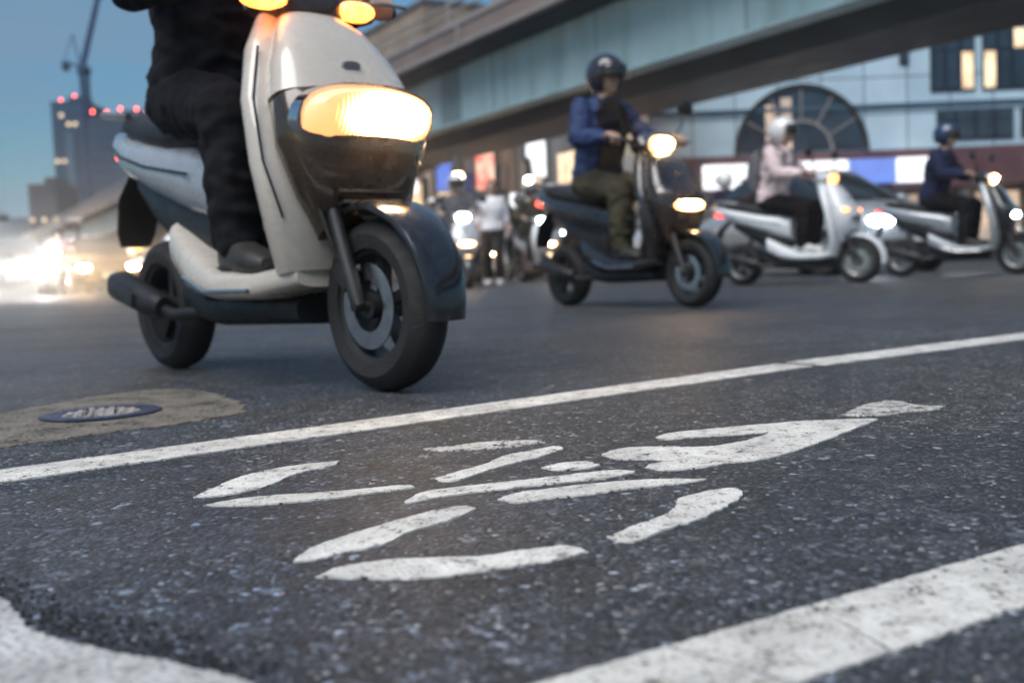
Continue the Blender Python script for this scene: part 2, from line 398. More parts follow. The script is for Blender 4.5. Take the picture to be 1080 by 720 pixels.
# ------------------------------------------------------------------ world, sun
SUN_EL, SUN_AZ = R(56), R(208)
w = bpy.data.worlds.new('World'); sc.world = w; w.use_nodes = True
nt = w.node_tree; bg = nt.nodes['Background']
sky = nt.nodes.new('ShaderNodeTexSky'); sky.sky_type = 'NISHITA'; sky.sun_disc = False
sky.sun_elevation = R(9); sky.sun_rotation = SUN_AZ; sky.altitude = 50; sky.air_density = 1.4; sky.dust_density = .6; sky.ozone_density = 4
tc = nt.nodes.new('ShaderNodeTexCoord')
mp = nt.nodes.new('ShaderNodeMapping'); mp.inputs['Scale'].default_value = (1, 1, 4.5); nt.links.new(tc.outputs['Generated'], mp.inputs['Vector'])
nz = nt.nodes.new('ShaderNodeTexNoise'); nz.inputs['Scale'].default_value = 2.6; nz.inputs['Detail'].default_value = 6; nz.inputs['Roughness'].default_value = .52
nt.links.new(mp.outputs[0], nz.inputs['Vector'])
rp = nt.nodes.new('ShaderNodeValToRGB'); rp.color_ramp.elements[0].position = .40; rp.color_ramp.elements[0].color = (.35, .35, .35, 1)
rp.color_ramp.elements[1].position = .60; rp.color_ramp.elements[1].color = (.92, .92, .92, 1); nt.links.new(nz.outputs['Fac'], rp.inputs['Fac'])
tint = nt.nodes.new('ShaderNodeMix'); tint.data_type = 'RGBA'; tint.blend_type = 'MULTIPLY'; tint.inputs[0].default_value = 1
nt.links.new(sky.outputs['Color'], tint.inputs[6]); tint.inputs[7].default_value = (.60, .92, 1.22, 1)
mx = nt.nodes.new('ShaderNodeMix'); mx.data_type = 'RGBA'
nt.links.new(rp.outputs['Color'], mx.inputs[0]); nt.links.new(tint.outputs[2], mx.inputs[6]); mx.inputs[7].default_value = (1.35, 2.15, 3.05, 1)
nt.links.new(mx.outputs[2], bg.inputs['Color']); bg.inputs['Strength'].default_value = .148
sun = bpy.data.lights.new('sun', 'SUN'); sun.energy = 3.85; sun.angle = R(50); sun.color = (1, .965, .94)
so = bpy.data.objects.new('sun', sun); col.objects.link(so)
sd = V(math.sin(SUN_AZ) * math.cos(SUN_EL), math.cos(SUN_AZ) * math.cos(SUN_EL), math.sin(SUN_EL))
so.rotation_euler = sd.to_track_quat('Z', 'Y').to_euler(); so.location = sd * 50

# ------------------------------------------------------------------ road and markings
road = MB().add([(-900, -60, 0), (900, -60, 0), (900, 1800, 0), (-900, 1800, 0)], [[0, 1, 2, 3]]).build('road', M['asphalt'], smooth=False); tag(road, kind='structure')

def chaikin(p, it=2):
    o = []
    for i, a in enumerate(p):                     # keep pointed stroke ends pointed
        u, v_ = p[i - 1] - a, p[(i + 1) % len(p)] - a
        o += [a, a, a] if u.angle(v_, 3) < R(82) else [a]
    p = o
    for _ in range(it):
        q = []
        for i in range(len(p)):
            a, b = p[i], p[(i + 1) % len(p)]
            q += [a * .75 + b * .25, a * .25 + b * .75]
        p = q
    return p
def dense(p, step):
    q = []
    for i in range(len(p)):
        a, b = p[i], p[(i + 1) % len(p)]; k = max(1, int((b - a).length / step))
        q += [a.lerp(b, j / k) for j in range(k)]
    return q
def ragged(p, amp, seed):
    out = []
    n = len(p)
    for i, a in enumerate(p):
        t = (p[(i + 1) % n] - p[i - 1]); nn = V(t.y, -t.x, 0)
        if nn.length: nn.normalize()
        d = mnoise.noise(V(a.x * 55, a.y * 55, seed)) * .7 + mnoise.noise(V(a.x * 190, a.y * 190, seed + 9)) * .6
        out.append(a + nn * d * amp)
    return out
def slab(mb, outline, z0, z1):
    n = len(outline); tris = tessellate_polygon([[V(q.x, q.y, 0) for q in outline]])
    vs = [V(q.x, q.y, z1) for q in outline] + [V(q.x, q.y, z0) for q in outline]
    fs = [list(t) for t in tris] + [[i, (i + 1) % n, n + (i + 1) % n, n + i] for i in range(n)]
    return mb.add(vs, fs)
def flat(pts, smooth_it=1, amp=.0036, seed=1.0, step=.0035):
    p = [V(q.x, q.y, 0) for q in pts]
    if smooth_it: p = chaikin(p, smooth_it)
    return ragged(dense(p, step), amp, seed)

K = 2.4545
def soft(p): return [G(q.x, q.y) for q in chaikin([V(x, y, 0) for x, y in p], 2)]
def A(*zs): return soft([(200 + a / K, 420 + b / K) for a, b in zs])
def B(*zs): return soft([(600 + a / K, 400 + b / K) for a, b in zs])
sym = [
 A((10,258),(60,235),(120,208),(200,187),(300,172),(388,164),(372,178),(300,190),(245,208),(210,228),(150,243),(80,255)),
 A((36,279),(100,267),(170,256),(300,249),(420,240),(575,224),(583,232),(480,247),(380,260),(280,270),(180,279),(80,281)),
 A((638,209),(700,190),(770,172),(810,150),(870,140),(960,122),(966,133),(920,150),(870,162),(800,180),(720,205),(690,217),(645,218)),
 A((910,182),(950,170),(1030,164),(1062,175),(1040,183),(960,189)),
 A((556,271),(580,255),(620,240),(700,232),(800,220),(900,210),(1000,198),(1080,189),(1118,187),(1150,191),(1148,196),(1080,208),(900,228),(780,240),(680,252),(620,262),(572,272)),
 A((798,263),(850,245),(920,238),(1000,228),(1080,220),(1180,212),(1338,211),(1312,218),(1180,232),(1080,244),(1000,255),(900,266),(830,273)),
 A((268,426),(300,400),(350,375),(430,350),(500,330),(580,305),(650,288),(722,279),(740,288),(700,310),(620,333),(560,350),(520,375),(470,390),(400,400),(330,421)),
 A((326,465),(380,440),(440,430),(520,420),(640,415),(760,412),(880,392),(1000,384),(1032,400),(960,418),(860,435),(760,450),(640,467),(540,471),(420,469)),
 B((98,410),(170,380),(240,358),(280,335),(272,316),(320,300),(400,284),(440,284),(453,300),(430,320),(380,346),(320,370),(250,391),(190,416),(150,426)),
 B((86,196),(130,180),(220,175),(340,178),(400,172),(460,160),(510,145),(525,137),(440,145),(340,150),(240,159),(225,152),(260,140),(360,131),(480,120),(600,110),(780,103),(800,105),(740,130),(650,165),(560,196),(480,213),(400,219),(330,233),(250,239),(197,230),(205,222),(270,213),(200,208),(130,211)),
]
faint = [A((606,132),(680,125),(780,113),(900,110),(920,115),(820,130),(730,136),(640,138)),
         B((708,93),(760,68),(830,55),(872,61),(900,70),(975,71),(955,80),(880,84),(830,93),(760,98))]
root = empty('bicycle_symbol', (0, 0, 0), 0, 'white painted cyclist and bicycle symbol in broken strokes on the asphalt', 'road marking')
def stroke_obj(name, pts, mat, parent, seed, amp=.0042, it=0, z0=-.002, z1=.0022):
    mb = MB(); slab(mb, flat(pts, it, amp, seed), z0, z1); return mb.build(name, mat, parent, smooth=False)
for i, s_ in enumerate(sym): stroke_obj('stroke', s_, M['paint'], root, i * 3.3)
for i, s_ in enumerate(faint): stroke_obj('stroke', s_, M['paint_worn'], root, 50 + i, .006)

def line(name, a, b, wd, mat, label, seed, amp=.003, step=.008, cuts=()):
    a, b = V(a[0], a[1], 0), V(b[0], b[1], 0); t = (b - a).normalized(); nn = V(-t.y, t.x, 0) * wd / 2
    mb = MB(); slab(mb, ragged(dense([a + nn, b + nn, b - nn, a - nn], step), amp, seed), -.002, .0025)
    return tag(mb.build(name, mat, smooth=False), label, 'road marking')
la = V(-.816, 1.628, 0); lb = V(.766, 2.809, 0); lt = (lb - la).normalized()
pa = la - lt * 3.2
line('lane_line', pa, lb - lt * .006, .118, M['paint_line'], 'long white lane line running behind the painted bicycle symbol', 3.1, .0035)
lc = V(.80, 2.83, 0); ld = V(1.69, 3.425, 0); lt2 = (ld - lc).normalized()
line('lane_line', lc, ld + lt2 * 9, .135, M['paint_line'], 'second white lane line segment continuing right beyond the narrow break', 8.3, .004)
# near line, thick thermoplastic with cracks: three slabs parted by cracks
a0 = V(.108, .7235, 0); a1 = V(.460, .936, 0); at_ = (a1 - a0).normalized(); an = V(-at_.y, at_.x, 0)
near = empty('lane_line', (0, 0, 0), 0, 'wide cracked white line crossing the lower right corner', 'road marking')
def near_piece(s0, s1, k0, k1, seed):
    pts = [a0 + at_ * (s0 + k0) + an * .054, a0 + at_ * (s1 + k1) + an * .054, a0 + at_ * (s1 - k1) - an * .054, a0 + at_ * (s0 - k0) - an * .054]
    stroke_obj('line_slab', pts, M['paint_line'], near, seed, .0028, 0)
near_piece(-.9, .046, 0, -.012, 1.2); near_piece(.051, .175, -.012, .015, 2.2); near_piece(.179, .292, .015, -.02, 3.4); near_piece(.2955, .405, -.02, .01, 7.4); near_piece(.408, 2.6, .01, 0, 4.7)

# ------------------------------------------------------------------ pale patches of the ground, manhole
def patch_mat(name, c, fade=True):
    k = N(name); co = k.coord(); n1 = k.noise(co, 10, 6, .65); n2 = k.noise(co, 120, 3); v = k.vor(co, 140)
    a = k.ramp(n1.outputs['Fac'], [(.3, tuple(x * .55 for x in c)), (.65, c)])
    a = k.mix(.8, a, k.ramp(n2.outputs['Fac'], [(.36, g3(.35)), (.5, g3(1))]), 'MULTIPLY')
    k.l(a, k.b.inputs['Base Color']); k.b.inputs['Roughness'].default_value = .8
    k.l(k.bump(k.math('ADD', v.outputs['Distance'], n2.outputs['Fac']), .5, .004), k.b.inputs['Normal'])
    if fade:
        pit = k.math('ADD', k.math('MULTIPLY', n2.outputs['Fac'], .5), k.math('MULTIPLY', n1.outputs['Fac'], .5))
        k.l(k.ramp(pit, [(.40, g3(0)), (.46, g3(1))]), k.b.inputs['Alpha'])
    return k.m
pm = patch_mat('patch_concrete', (.20, .18, .15))
pp = [G(*q) for q in ((-60, 446), (0, 437), (60, 425), (150, 411), (215, 411), (275, 432), (200, 446), (120, 456), (0, 473), (-60, 480))]
mb = MB(); slab(mb, flat(pp, 1, .02, 4.0, .012), -.002, .002); tag(mb.build('road_patch', pm, smooth=False), kind='structure')
wm = patch_mat('pavement_paint', (.54, .54, .535), False)
pp = [G(*q) for q in ((-160, 622), (0, 636), (14, 648), (33, 673), (83, 687), (139, 699), (194, 709), (246, 722), (330, 760), (300, 900), (-500, 900))]
mb = MB(); slab(mb, flat(pp, 0, .007, 6.0, .004), -.002, .007); tag(mb.build('pavement', wm, smooth=False), kind='structure')
# crumbled tar along its edge
tm = simple('crumbled_tar', (.018, .018, .018), .8, bump=.8, bscale=160)
mb = MB()
edge = dense([G(*q) for q in ((-30, 612), (0, 628), (20, 642), (40, 664), (90, 680), (145, 692), (200, 702), (262, 718))], .004)[:-40]
for e_ in edge[:]:
    for _ in range(3):
        q = e_ + V(random.gauss(0, .014), random.gauss(.006, .016), 0); r_ = random.uniform(.0007, .0026)
        mb.ell((q.x, q.y, r_ * .3), (r_ * random.uniform(.8, 1.4), r_, r_ * .8), 6, 4)
tag(mb.build('gravel', tm, smooth=False), kind='stuff')
# loose chips lying on the asphalt
mb = MB(); cm = simple('stone_chips', (.26, .25, .24), .8, var=.5, scale=30)
for _ in range(420):
    x_, y_ = random.uniform(-40, 1120), random.uniform(400, 719) ; q = G(x_, y_)
    r_ = random.uniform(.0008, .0024)
    mb.ell((q.x, q.y, r_ * .5), (r_ * random.uniform(.8, 1.5), r_, r_ * .7), 5, 4)
tag(mb.build('loose_grit', cm, smooth=False), kind='stuff')

mc = G(107, 437)
mh = empty('valve_cover', (mc.x, mc.y, 0), R(20), 'small round blue rimmed utility cover set in the tan road patch', 'manhole cover')
k = N('cover_blue'); co = k.coord(); nn_ = k.noise(co, 60, 5)
k.l(k.ramp(nn_.outputs['Fac'], [(.35, (.02, .022, .03)), (.6, (.022, .04, .11))]), k.b.inputs['Base Color']); k.b.inputs['Roughness'].default_value = .5
cover_blue = k.m
cover_iron = simple('cover_iron', (.34, .31, .29), .5, .3, var=.6, scale=40, bump=.5, bscale=120)
mb = MB()
def disc(mb, r0_, r1, z, n=48):
    vs = []; fs = []
    for q in range(n):
        t = 2 * math.pi * q / n; vs += [(r0_ * math.cos(t), r0_ * math.sin(t), z), (r1 * math.cos(t), r1 * math.sin(t), z)]
    for q in range(n): fs.append([2 * q, 2 * q + 1, (2 * q + 3) % (2 * n), (2 * q + 2) % (2 * n)])
    return mb.add(vs, fs)
disc(mb, .086, .128, .006); disc(mb, .126, .132, .004); mb.build('rim', cover_blue, mh, False)
mb = MB(); mb.add([(.084 * math.cos(2 * math.pi * q / 48), .084 * math.sin(2 * math.pi * q / 48), .0045) for q in range(48)], [list(range(48))])
for q in range(-3, 4):
    for j in range(-3, 4):
        if math.hypot(q, j) < 3.3: mb.box((q * .022, j * .022, .0065), (.012, .012, .005), None, .001)
lidp = mb.build('lid', cover_iron, mh, False)
mb = MB().box((-.03, 0, .0095), (.004, .09, .004)); mb.box((.03, 0, .0095), (.004, .09, .004)); mb.build('lifting_slot', M['black_plastic'], lidp, False)

# ------------------------------------------------------------------ people
def hand(mb, c, s, fwd=1.0):
    """left/right hand closed on a grip along local y at c; s=+1 left, -1 right"""
    c = Vector(c)
    wr = c + V(-.085, 0, .022)
    mb.loft([(wr, (0, .027, 0), (.006, 0, .019)), (c + V(-.05, 0, .032), (0, .038, 0), (.008, 0, .018)), (c + V(-.012, s * .004, .040), (0, .042, 0), (.006, 0, .014))], 14, 2.4)
    for i, (dy, L) in enumerate(((.031, .92), (.010, 1.05), (-.011, 1.0), (-.031, .82))):
        y = -s * dy
        pts = []
        for a in (118, 60, 5, -55 * L, -100 * L):
            pts.append(c + V(.030 * math.cos(R(a)), y, .030 * math.sin(R(a)) + .004))
        rs = (.0105, .010, .0095, .0085, .007)
        for j in range(4): mb.cap(pts[j], rs[j], pts[j + 1], rs[j + 1], 8)
    th = [c + V(-.045, -s * .034, .022), c + V(-.034, -s * .052, -.004), c + V(-.012, -s * .052, -.026), c + V(.014, -s * .046, -.030)]
    for j in range(3): mb.cap(th[j], .0135 - .002 * j, th[j + 1], .0115 - .002 * j, 8)
    return wr
def relaxed_hand(mb, wr, d, out):
    wr = Vector(wr); d = Vector(d).normalized(); out = Vector(out).normalized(); side = d.cross(out).normalized()
    mb.loft([(wr, side * .026, out * .018), (wr + d * .045, side * .038, out * .016), (wr + d * .085, side * .040, out * .012)], 12, 2.4)
    for dy, L in ((.030, .066), (.010, .076), (-.010, .070), (-.030, .054)):
        p = wr + d * .084 + side * dy; q = p + d * L * .55 - out * .006; r_ = q + d * L * .42 - out * .02
        mb.cap(p, .010, q, .009, 8); mb.cap(q, .009, r_, .007, 8)
    p = wr + d * .03 + side * .032; q = p + d * .035 + side * .022; r_ = q + d * .03 + side * .004 - out * .008
    mb.cap(p, .013, q, .011, 8); mb.cap(q, .011, r_, .008, 8)
def head(mb, c, rot):
    c = Vector(c)
    mb.ell(c + rot @ V(-.008, 0, .028), (.097, .076, .092), 18, 12, rot)
    mb.ell(c + rot @ V(.022, 0, -.035), (.068, .058, .075), 16, 10, rot)
    mb.ell(c + rot @ V(.050, 0, -.082), (.030, .030, .026), 12, 8, rot)
    mb.cap(c + rot @ V(.086, 0, .012), .009, c + rot @ V(.103, 0, -.026), .014, 8)
    mb.ell(c + rot @ V(.078, 0, -.055), (.014, .026, .009), 10, 6, rot)
    for s in (-1, 1):
        mb.ell(c + rot @ V(-.012, s * .077, -.008), (.018, .010, .031), 10, 6, rot)
        mb.ell(c + rot @ V(.076, s * .034, .026), (.014, .026, .008), 10, 6, rot)
def foot(mb, an, fwd, toe=None):
    an = Vector(an); f = Vector(fwd); f.z = 0; f.normalize(); sd_ = V(-f.y, f.x, 0); up = V(0, 0, 1)
    o = an - up * .075
    mb.loft([(o - f * .07 + up * .035, sd_ * .022, up * .035), (o - f * .05 + up * .045, sd_ * .036, up * .046), (o + f * .03 + up * .047, sd_ * .040, up * .047),
             (o + f * .11 + up * .034, sd_ * .047, up * .034), (o + f * .17 + up * .026, sd_ * .043, up * .026), (o + f * .20 + up * .020, sd_ * .022, up * .018)], 16, 2.6)
def torso(mb, J, inc=0.0):
    pv, ch, nk = Vector(J['pelvis']), Vector(J['chest']), Vector(J['neck'])
    ax = (nk - pv).normalized(); sd_ = V(0, 1, 0) if 'side' not in J else Vector(J['side']); fw = sd_.cross(ax).normalized()
    wst = pv.lerp(ch, .45)
    mb.loft([(pv - ax * .07, sd_ * (.12 + inc), fw * (.085 + inc)), (pv, sd_ * (.170 + inc), fw * (.125 + inc)), (wst, sd_ * (.145 + inc), fw * (.105 + inc)), (ch, sd_ * (.172 + inc), fw * (.122 + inc)),
             (ch.lerp(nk, .6), sd_ * (.165 + inc), fw * (.098 + inc)), (ch.lerp(nk, .92), sd_ * (.09 + inc), fw * (.07 + inc * .6)), (nk + ax * .01, sd_ * (.055 + inc * .5), fw * (.055 + inc * .5))], 22, 2.3)
def limb(mb, a, b, c, ra, rb, rc, inc=0.0, end=1.0):
    a, b, c = Vector(a), Vector(b), Vector(c); c = b.lerp(c, end)
    mb.cap(a, ra + inc, b, rb + inc); mb.cap(b, rb + inc, b.lerp(c, .35), (rb + (rb - rc) * .10) + inc); mb.cap(b.lerp(c, .35), (rb + (rb - rc) * .10) + inc, c, rc + inc)
def build_person(root, J, mats, helmet=None, hands='grip', hair=False, vox=.0085, yaw=0.0, tilt=0.0, short=False):
    rot = (Matrix.Rotation(yaw, 3, 'Z') @ Matrix.Rotation(tilt, 3, 'Y'))
    hc = Vector(J['head'])
    mb = MB(); torso(mb, J)
    mb.cap(Vector(J['neck']) - V(0, 0, .03), .058, hc + rot @ V(-.015, 0, -.05), .052)
    head(mb, hc, rot)
    for s, q in ((1, 'l'), (-1, 'r')):
        limb(mb, J['sh_' + q], J['el_' + q], J['wr_' + q], .052, .038, .027)
        limb(mb, J['hip_' + q], J['kn_' + q], J['an_' + q], .085, .056, .038)
        if hands == 'grip': hand(mb, J['grip_' + q], s)
        else: relaxed_hand(mb, J['wr_' + q], Vector(J['wr_' + q]) - Vector(J['el_' + q]), V(0, s, 0))
        foot(mb, J['an_' + q], J['toe_' + q])
    body = mb.remeshed('body', mats['skin'], root, vox, 3)
    mb = MB(); torso(mb, J, .020)
    for q in 'lr': limb(mb, J['sh_' + q], J['el_' + q], J['wr_' + q], .056, .042, .034, .014, .30 if short else .97)
    mb.remeshed('jacket' if not short else 'shirt', mats['top'], root, .009, 4, .006 if short else .017)
    mb = MB(); pv = Vector(J['pelvis'])
    mb.ell(pv + V(0, 0, -.02), (.14, .19, .12), 18, 10)
    for q in 'lr': limb(mb, J['hip_' + q], J['kn_' + q], J['an_' + q], .092, .062, .052, .014, .93)
    mb.remeshed('trousers', mats['legs'], root, .009, 4, .014)
    for q in 'lr':
        mb = MB(); foot(mb, Vector(J['an_' + q]) + V(0, 0, -.002), J['toe_' + q])
        sh = mb
        c0 = sum(sh.v, V(0, 0, 0)) / len(sh.v); sh.v = [c0 + (x - c0) * 1.10 for x in sh.v]
        sh.build('shoe', mats['shoe'], root)
    if mats.get('vest'):
        mb = MB(); J2 = dict(J); mb2 = MB(); torso(mb2, J, .030)
        c0 = Vector(J['chest']); mb2.v = [V(q.x + .012, q.y * .80, q.z) for q in mb2.v if True]
        mb2.remeshed('vest', mats['vest'], root, .009, 4, .012)
    if mats.get('bag'):
        pc = Vector(J['chest']); mb = MB()
        mb.loft([(pc + V(-.135, 0, -.22), (0, .13, 0), (.03, 0, 0)), (pc + V(-.20, 0, -.18), (0, .15, 0), (.0, 0, .06))], 16, 3) if False else None
        mb.loft([(pc + V(-.20, 0, -.24), (0, .13, 0), (.055, 0, 0)), (pc + V(-.215, 0, -.12), (0, .155, 0), (.085, 0, 0)), (pc + V(-.20, 0, .08), (0, .145, 0), (.075, 0, 0)), (pc + V(-.175, 0, .17), (0, .10, 0), (.04, 0, 0))], 20, 3.2)
        for s in (-1, 1): mb.tube([pc + V(-.15, s * .10, .15), pc + V(-.02, s * .115, .245), pc + V(.13, s * .12, .12), pc + V(.135, s * .12, -.05), pc + V(-.05, s * .165, -.18)], .018, 8)
        mb.build('backpack', mats['bag'], root)
    for s in (-1, 1):
        MB().ell(hc + rot @ V(.083, s * .033, .012), (.010, .014, .009), 10, 8, rot).build('eye', M['eye'], root)
    if helmet:
        vs = []; fs = []; n, m_ = 28, 18
        for i in range(m_ + 1):
            a = R(150) * i / m_
            for k_ in range(n):
                t = 2 * math.pi * k_ / n
                vs.append(hc + rot @ V(-.012 + .142 * math.sin(a) * math.cos(t), .122 * math.sin(a) * math.sin(t), .022 + .138 * math.cos(a)))
        for i in range(m_):
            for k_ in range(n):
                t = 2 * math.pi * (k_ + .5) / n; a = R(150) * (i + .5) / m_
                tt = abs((t + math.pi) % (2 * math.pi) - math.pi)
                if a > R(72) and tt < R(62): continue
                fs.append([i * n + k_, (i + 1) * n + k_, (i + 1) * n + (k_ + 1) % n, i * n + (k_ + 1) % n])
        hm = MB().add(vs, fs).build('helmet', mats['helmet'], root, True)
        sm = hm.modifiers.new('shell', 'SOLIDIFY'); sm.thickness = .022; sm.offset = -1
        # peak and visor
        vs = []; fs = []
        for i in range(7):
            a = R(66 + 38 * i / 6)
            for k_ in range(13):
                t = R(-64 + 128 * k_ / 12)
                vs.append(hc + rot @ V(-.004 + .152 * math.sin(a) * math.cos(t), .128 * math.sin(a) * math.sin(t), .024 + .142 * math.cos(a)))
        for i in range(6):
            for k_ in range(12): fs.append([i * 13 + k_, i * 13 + k_ + 1, (i + 1) * 13 + k_ + 1, (i + 1) * 13 + k_])
        vz = MB().add(vs, fs).build('visor', M['visor'], hm)
        sm = vz.modifiers.new('shell', 'SOLIDIFY'); sm.thickness = .003
    if hair:
        MB().ell(hc + rot @ V(-.022, 0, .045), (.098, .084, .090), 18, 12, rot).build('hair', M['hair'], root)
    return body

def rider_joints(grip, lean=0.0, seat=(-.26, .84)):
    sx, sz = seat; J = {}
    J['pelvis'] = (sx, 0, sz); J['chest'] = (sx + .06 + lean * .6, 0, sz + .34); J['neck'] = (sx + .10 + lean, 0, sz + .53)
    J['head'] = (sx + .13 + lean * 1.1, 0, sz + .665)
    for s, q in ((1, 'l'), (-1, 'r')):
        J['sh_' + q] = (sx + .07 + lean * .9, s * .175, sz + .465)
        gx, gy, gz = grip; gp = V(gx, s * gy, gz); J['grip_' + q] = gp; J['wr_' + q] = gp + V(-.085, 0, .022)
        J['el_' + q] = (Vector(J['sh_' + q]) + J['wr_' + q]) / 2 + V(-.05, s * .085, -.095)
        J['hip_' + q] = (sx + .01, s * .092, sz - .02); J['kn_' + q] = (sx + .40, s * .150, sz - .085)
        J['an_' + q] = (sx + .37, s * .125, .385); J['toe_' + q] = (1, s * .12, 0)
    return J

# ------------------------------------------------------------------ scooters
RIM = 'alloy'
def wheel(name, parent, x, wr_=.215, tw=.05, brake=True):
    z = wr_
    t = MB().lathe((x, 0, z), [(wr_ * .66, -tw), (wr_ * .82, -tw * 1.12), (wr_ * .95, -tw * .8), (wr_, -tw * .3), (wr_, tw * .3), (wr_ * .95, tw * .8), (wr_ * .82, tw * 1.12), (wr_ * .66, tw), (wr_ * .62, tw * .5), (wr_ * .62, -tw * .5), (wr_ * .66, -tw)], 40)
    o = t.build(name, M['rubber'], parent)
    rm = MB().lathe((x, 0, z), [(wr_ * .69, -tw * .9), (wr_ * .69, tw * .9), (wr_ * .60, tw * .75), (wr_ * .60, -tw * .75), (wr_ * .69, -tw * .9)], 36)
    for k_ in range(5):
        a = 2 * math.pi * k_ / 5 + .3; q = V(math.cos(a), 0, math.sin(a)); c = V(x, 0, z)
        rm.beam(c + q * .02, c + q * wr_ * .64, .03, .026)
    rm.tube([(x, -.055, z), (x, .055, z)], .032, 16)
    r_ = rm.build('rim', M[RIM], o)
    if brake:
        d = MB().lathe((x, -tw * .95, z), [(wr_ * .50, 0), (wr_ * .50, -.004), (wr_ * .30, -.004), (wr_ * .30, 0), (wr_ * .50, 0)], 32); d.build('brake_disc', M['chrome'], o); cl = MB().box((x - .075, -tw * 1.25, z + .075), (.075, .035, .045), Matrix.Rotation(R(45), 3, 'Y'), .008); cl.tube([(x - .08, -tw * 1.3, z + .10), (x - .09, -.09, z + .22), (x - .10, -.085, z + .32)], .005, 6); cl.build('brake_calliper', M['dark_metal'], o)
    return o
def scooter(label, loc, rz, st, group=None):
    t = empty('scooter', (loc[0], loc[1], 0), rz, label, 'scooter', group)
    global RIM
    RIM = st.get('rim', 'alloy')
    bd, sh, fr = M[st['body']], M[st['shield']], M[st['front']]
    wheel('rear_wheel', t, -.60, .215, .055, False); wheel('front_wheel', t, .62)
    # rear body: rises to the tail
    MB().loft([((-.02, 0, .55), (0, .125, 0), (0, 0, .12)), ((-.14, 0, .585), (0, .165, 0), (0, 0, .115)), ((-.36, 0, .635), (0, .18, 0), (0, 0, .095)), ((-.58, 0, .69), (0, .16, 0), (0, 0, .078)),
               ((-.76, 0, .745), (0, .115, 0), (0, 0, .055)), ((-.90, 0, .795), (0, .05, 0), (0, 0, .024))], 28, 2.7).build('rear_body', bd, t)
    MB().loft([((-.04, 0, .42), (0, .11, 0), (0, 0, .10)), ((-.25, 0, .46), (0, .13, 0), (0, 0, .11)), ((-.48, 0, .54), (0, .11, 0), (0, 0, .075)), ((-.66, 0, .62), (0, .08, 0), (0, 0, .04))], 20, 3).build('under_seat_cover', M['black_plastic'], t)
    sv = MB()
    for s in (-1, 1): sv.tube([(-.10, s * .167, .60), (-.36, s * .182, .645), (-.60, s * .160, .70), (-.78, s * .108, .75)], .0045, 6)
    sv.build('side_trim', M['dark_metal'], t)
    MB().loft([((.00, 0, .70), (0, .10, 0), (0, 0, .035)), ((-.08, 0, .725), (0, .135, 0), (0, 0, .05)), ((-.28, 0, .725), (0, .155, 0), (0, 0, .05)), ((-.42, 0, .755), (0, .15, 0), (0, 0, .052)), ((-.62, 0, .80), (0, .125, 0), (0, 0, .045)), ((-.76, 0, .815), (0, .08, 0), (0, 0, .022))], 24, 3).build('seat', M['seat'], t)
    g = MB(); g.tube([(-.60, .12, .83), (-.80, .125, .86), (-.90, .06, .875), (-.90, -.06, .875), (-.80, -.125, .86), (-.60, -.12, .83)], .012, 8); g.build('grab_rail', M['alloy'], t)
    MB().loft([((-.845, 0, .735), (0, .075, 0), (.005, 0, .03)), ((-.885, 0, .735), (0, .06, 0), (.005, 0, .022)), ((-.90, 0, .735), (0, .03, 0), (.005, 0, .012))], 16, 3).build('tail_light', M['tail'], t)
    mg = MB(); mg.loft([((-.74, 0, .66), (0, .07, 0), (.02, 0, .01)), ((-.84, 0, .58), (0, .075, 0), (.012, 0, .012)), ((-.885, 0, .47), (0, .07, 0), (.006, 0, .004)), ((-.90, 0, .42), (0, .055, 0), (.005, 0, .003))], 16, 3); mg.build('rear_mudguard', M['black_plastic'], t)
    # floor and its side skirts
    MB().loft([((.44, 0, .30), (0, .14, 0), (0, 0, .035)), ((.30, 0, .275), (0, .20, 0), (0, 0, .04)), ((.08, 0, .275), (0, .205, 0), (0, 0, .045)), ((-.10, 0, .32), (0, .19, 0), (0, 0, .075)), ((-.26, 0, .40), (0, .16, 0), (0, 0, .08))], 24, 4).build('footboard', sh, t)
    MB().box((.18, 0, .3225), (.30, .33, .012), None, .004).build('floor_mat', M['rubber'], t)
    MB().loft([((.36, 0, .205), (0, .10, 0), (0, 0, .04)), ((-.10, 0, .205), (0, .13, 0), (0, 0, .05)), ((-.30, 0, .25), (0, .11, 0), (0, 0, .07))], 16, 3).build('belly_pan', M['black_plastic'], t)
    # leg shield
    MB().loft([((.40, 0, .30), (0, .165, 0), (.055, 0, .01)), ((.435, 0, .42), (0, .215, 0), (.05, 0, .01)), ((.43, 0, .58), (0, .245, 0), (.05, 0, .012)), ((.385, 0, .74), (0, .235, 0), (.048, 0, .016)), ((.325, 0, .88), (0, .185, 0), (.045, 0, .018)), ((.275, 0, .975), (0, .12, 0), (.04, 0, .015))], 28, 3).build('leg_shield', sh, t)
    MB().loft([((.50, 0, .40), (0, .10, 0), (.05, 0, .03)), ((.515, 0, .50), (0, .165, 0), (.07, 0, .02)), ((.515, 0, .62), (0, .210, 0), (.10, 0, .02)), ((.49, 0, .71), (0, .205, 0), (.085, 0, .03)), ((.455, 0, .765), (0, .19, 0), (.06, 0, .02))], 28, 2.6).build('front_fairing', fr, t)
    MB().loft([((.475, 0, .735), (0, .205, 0), (.075, 0, .02)), ((.435, 0, .82), (0, .18, 0), (.065, 0, .03)), ((.385, 0, .90), (0, .14, 0), (.055, 0, .03)), ((.335, 0, .955), (0, .10, 0), (.045, 0, .02))], 28, 2.8).build('upper_cowl', M[st.get('cowl', st['front'])], t)
    gl = MB()
    for q in range(4): gl.box((.575 - .006 * q, 0, .47 + .026 * q), (.03, .17 + .02 * q, .010), Matrix.Rotation(R(-10), 3, 'Y'), .003)
    gl.build('air_grille', M['black_plastic'], t)
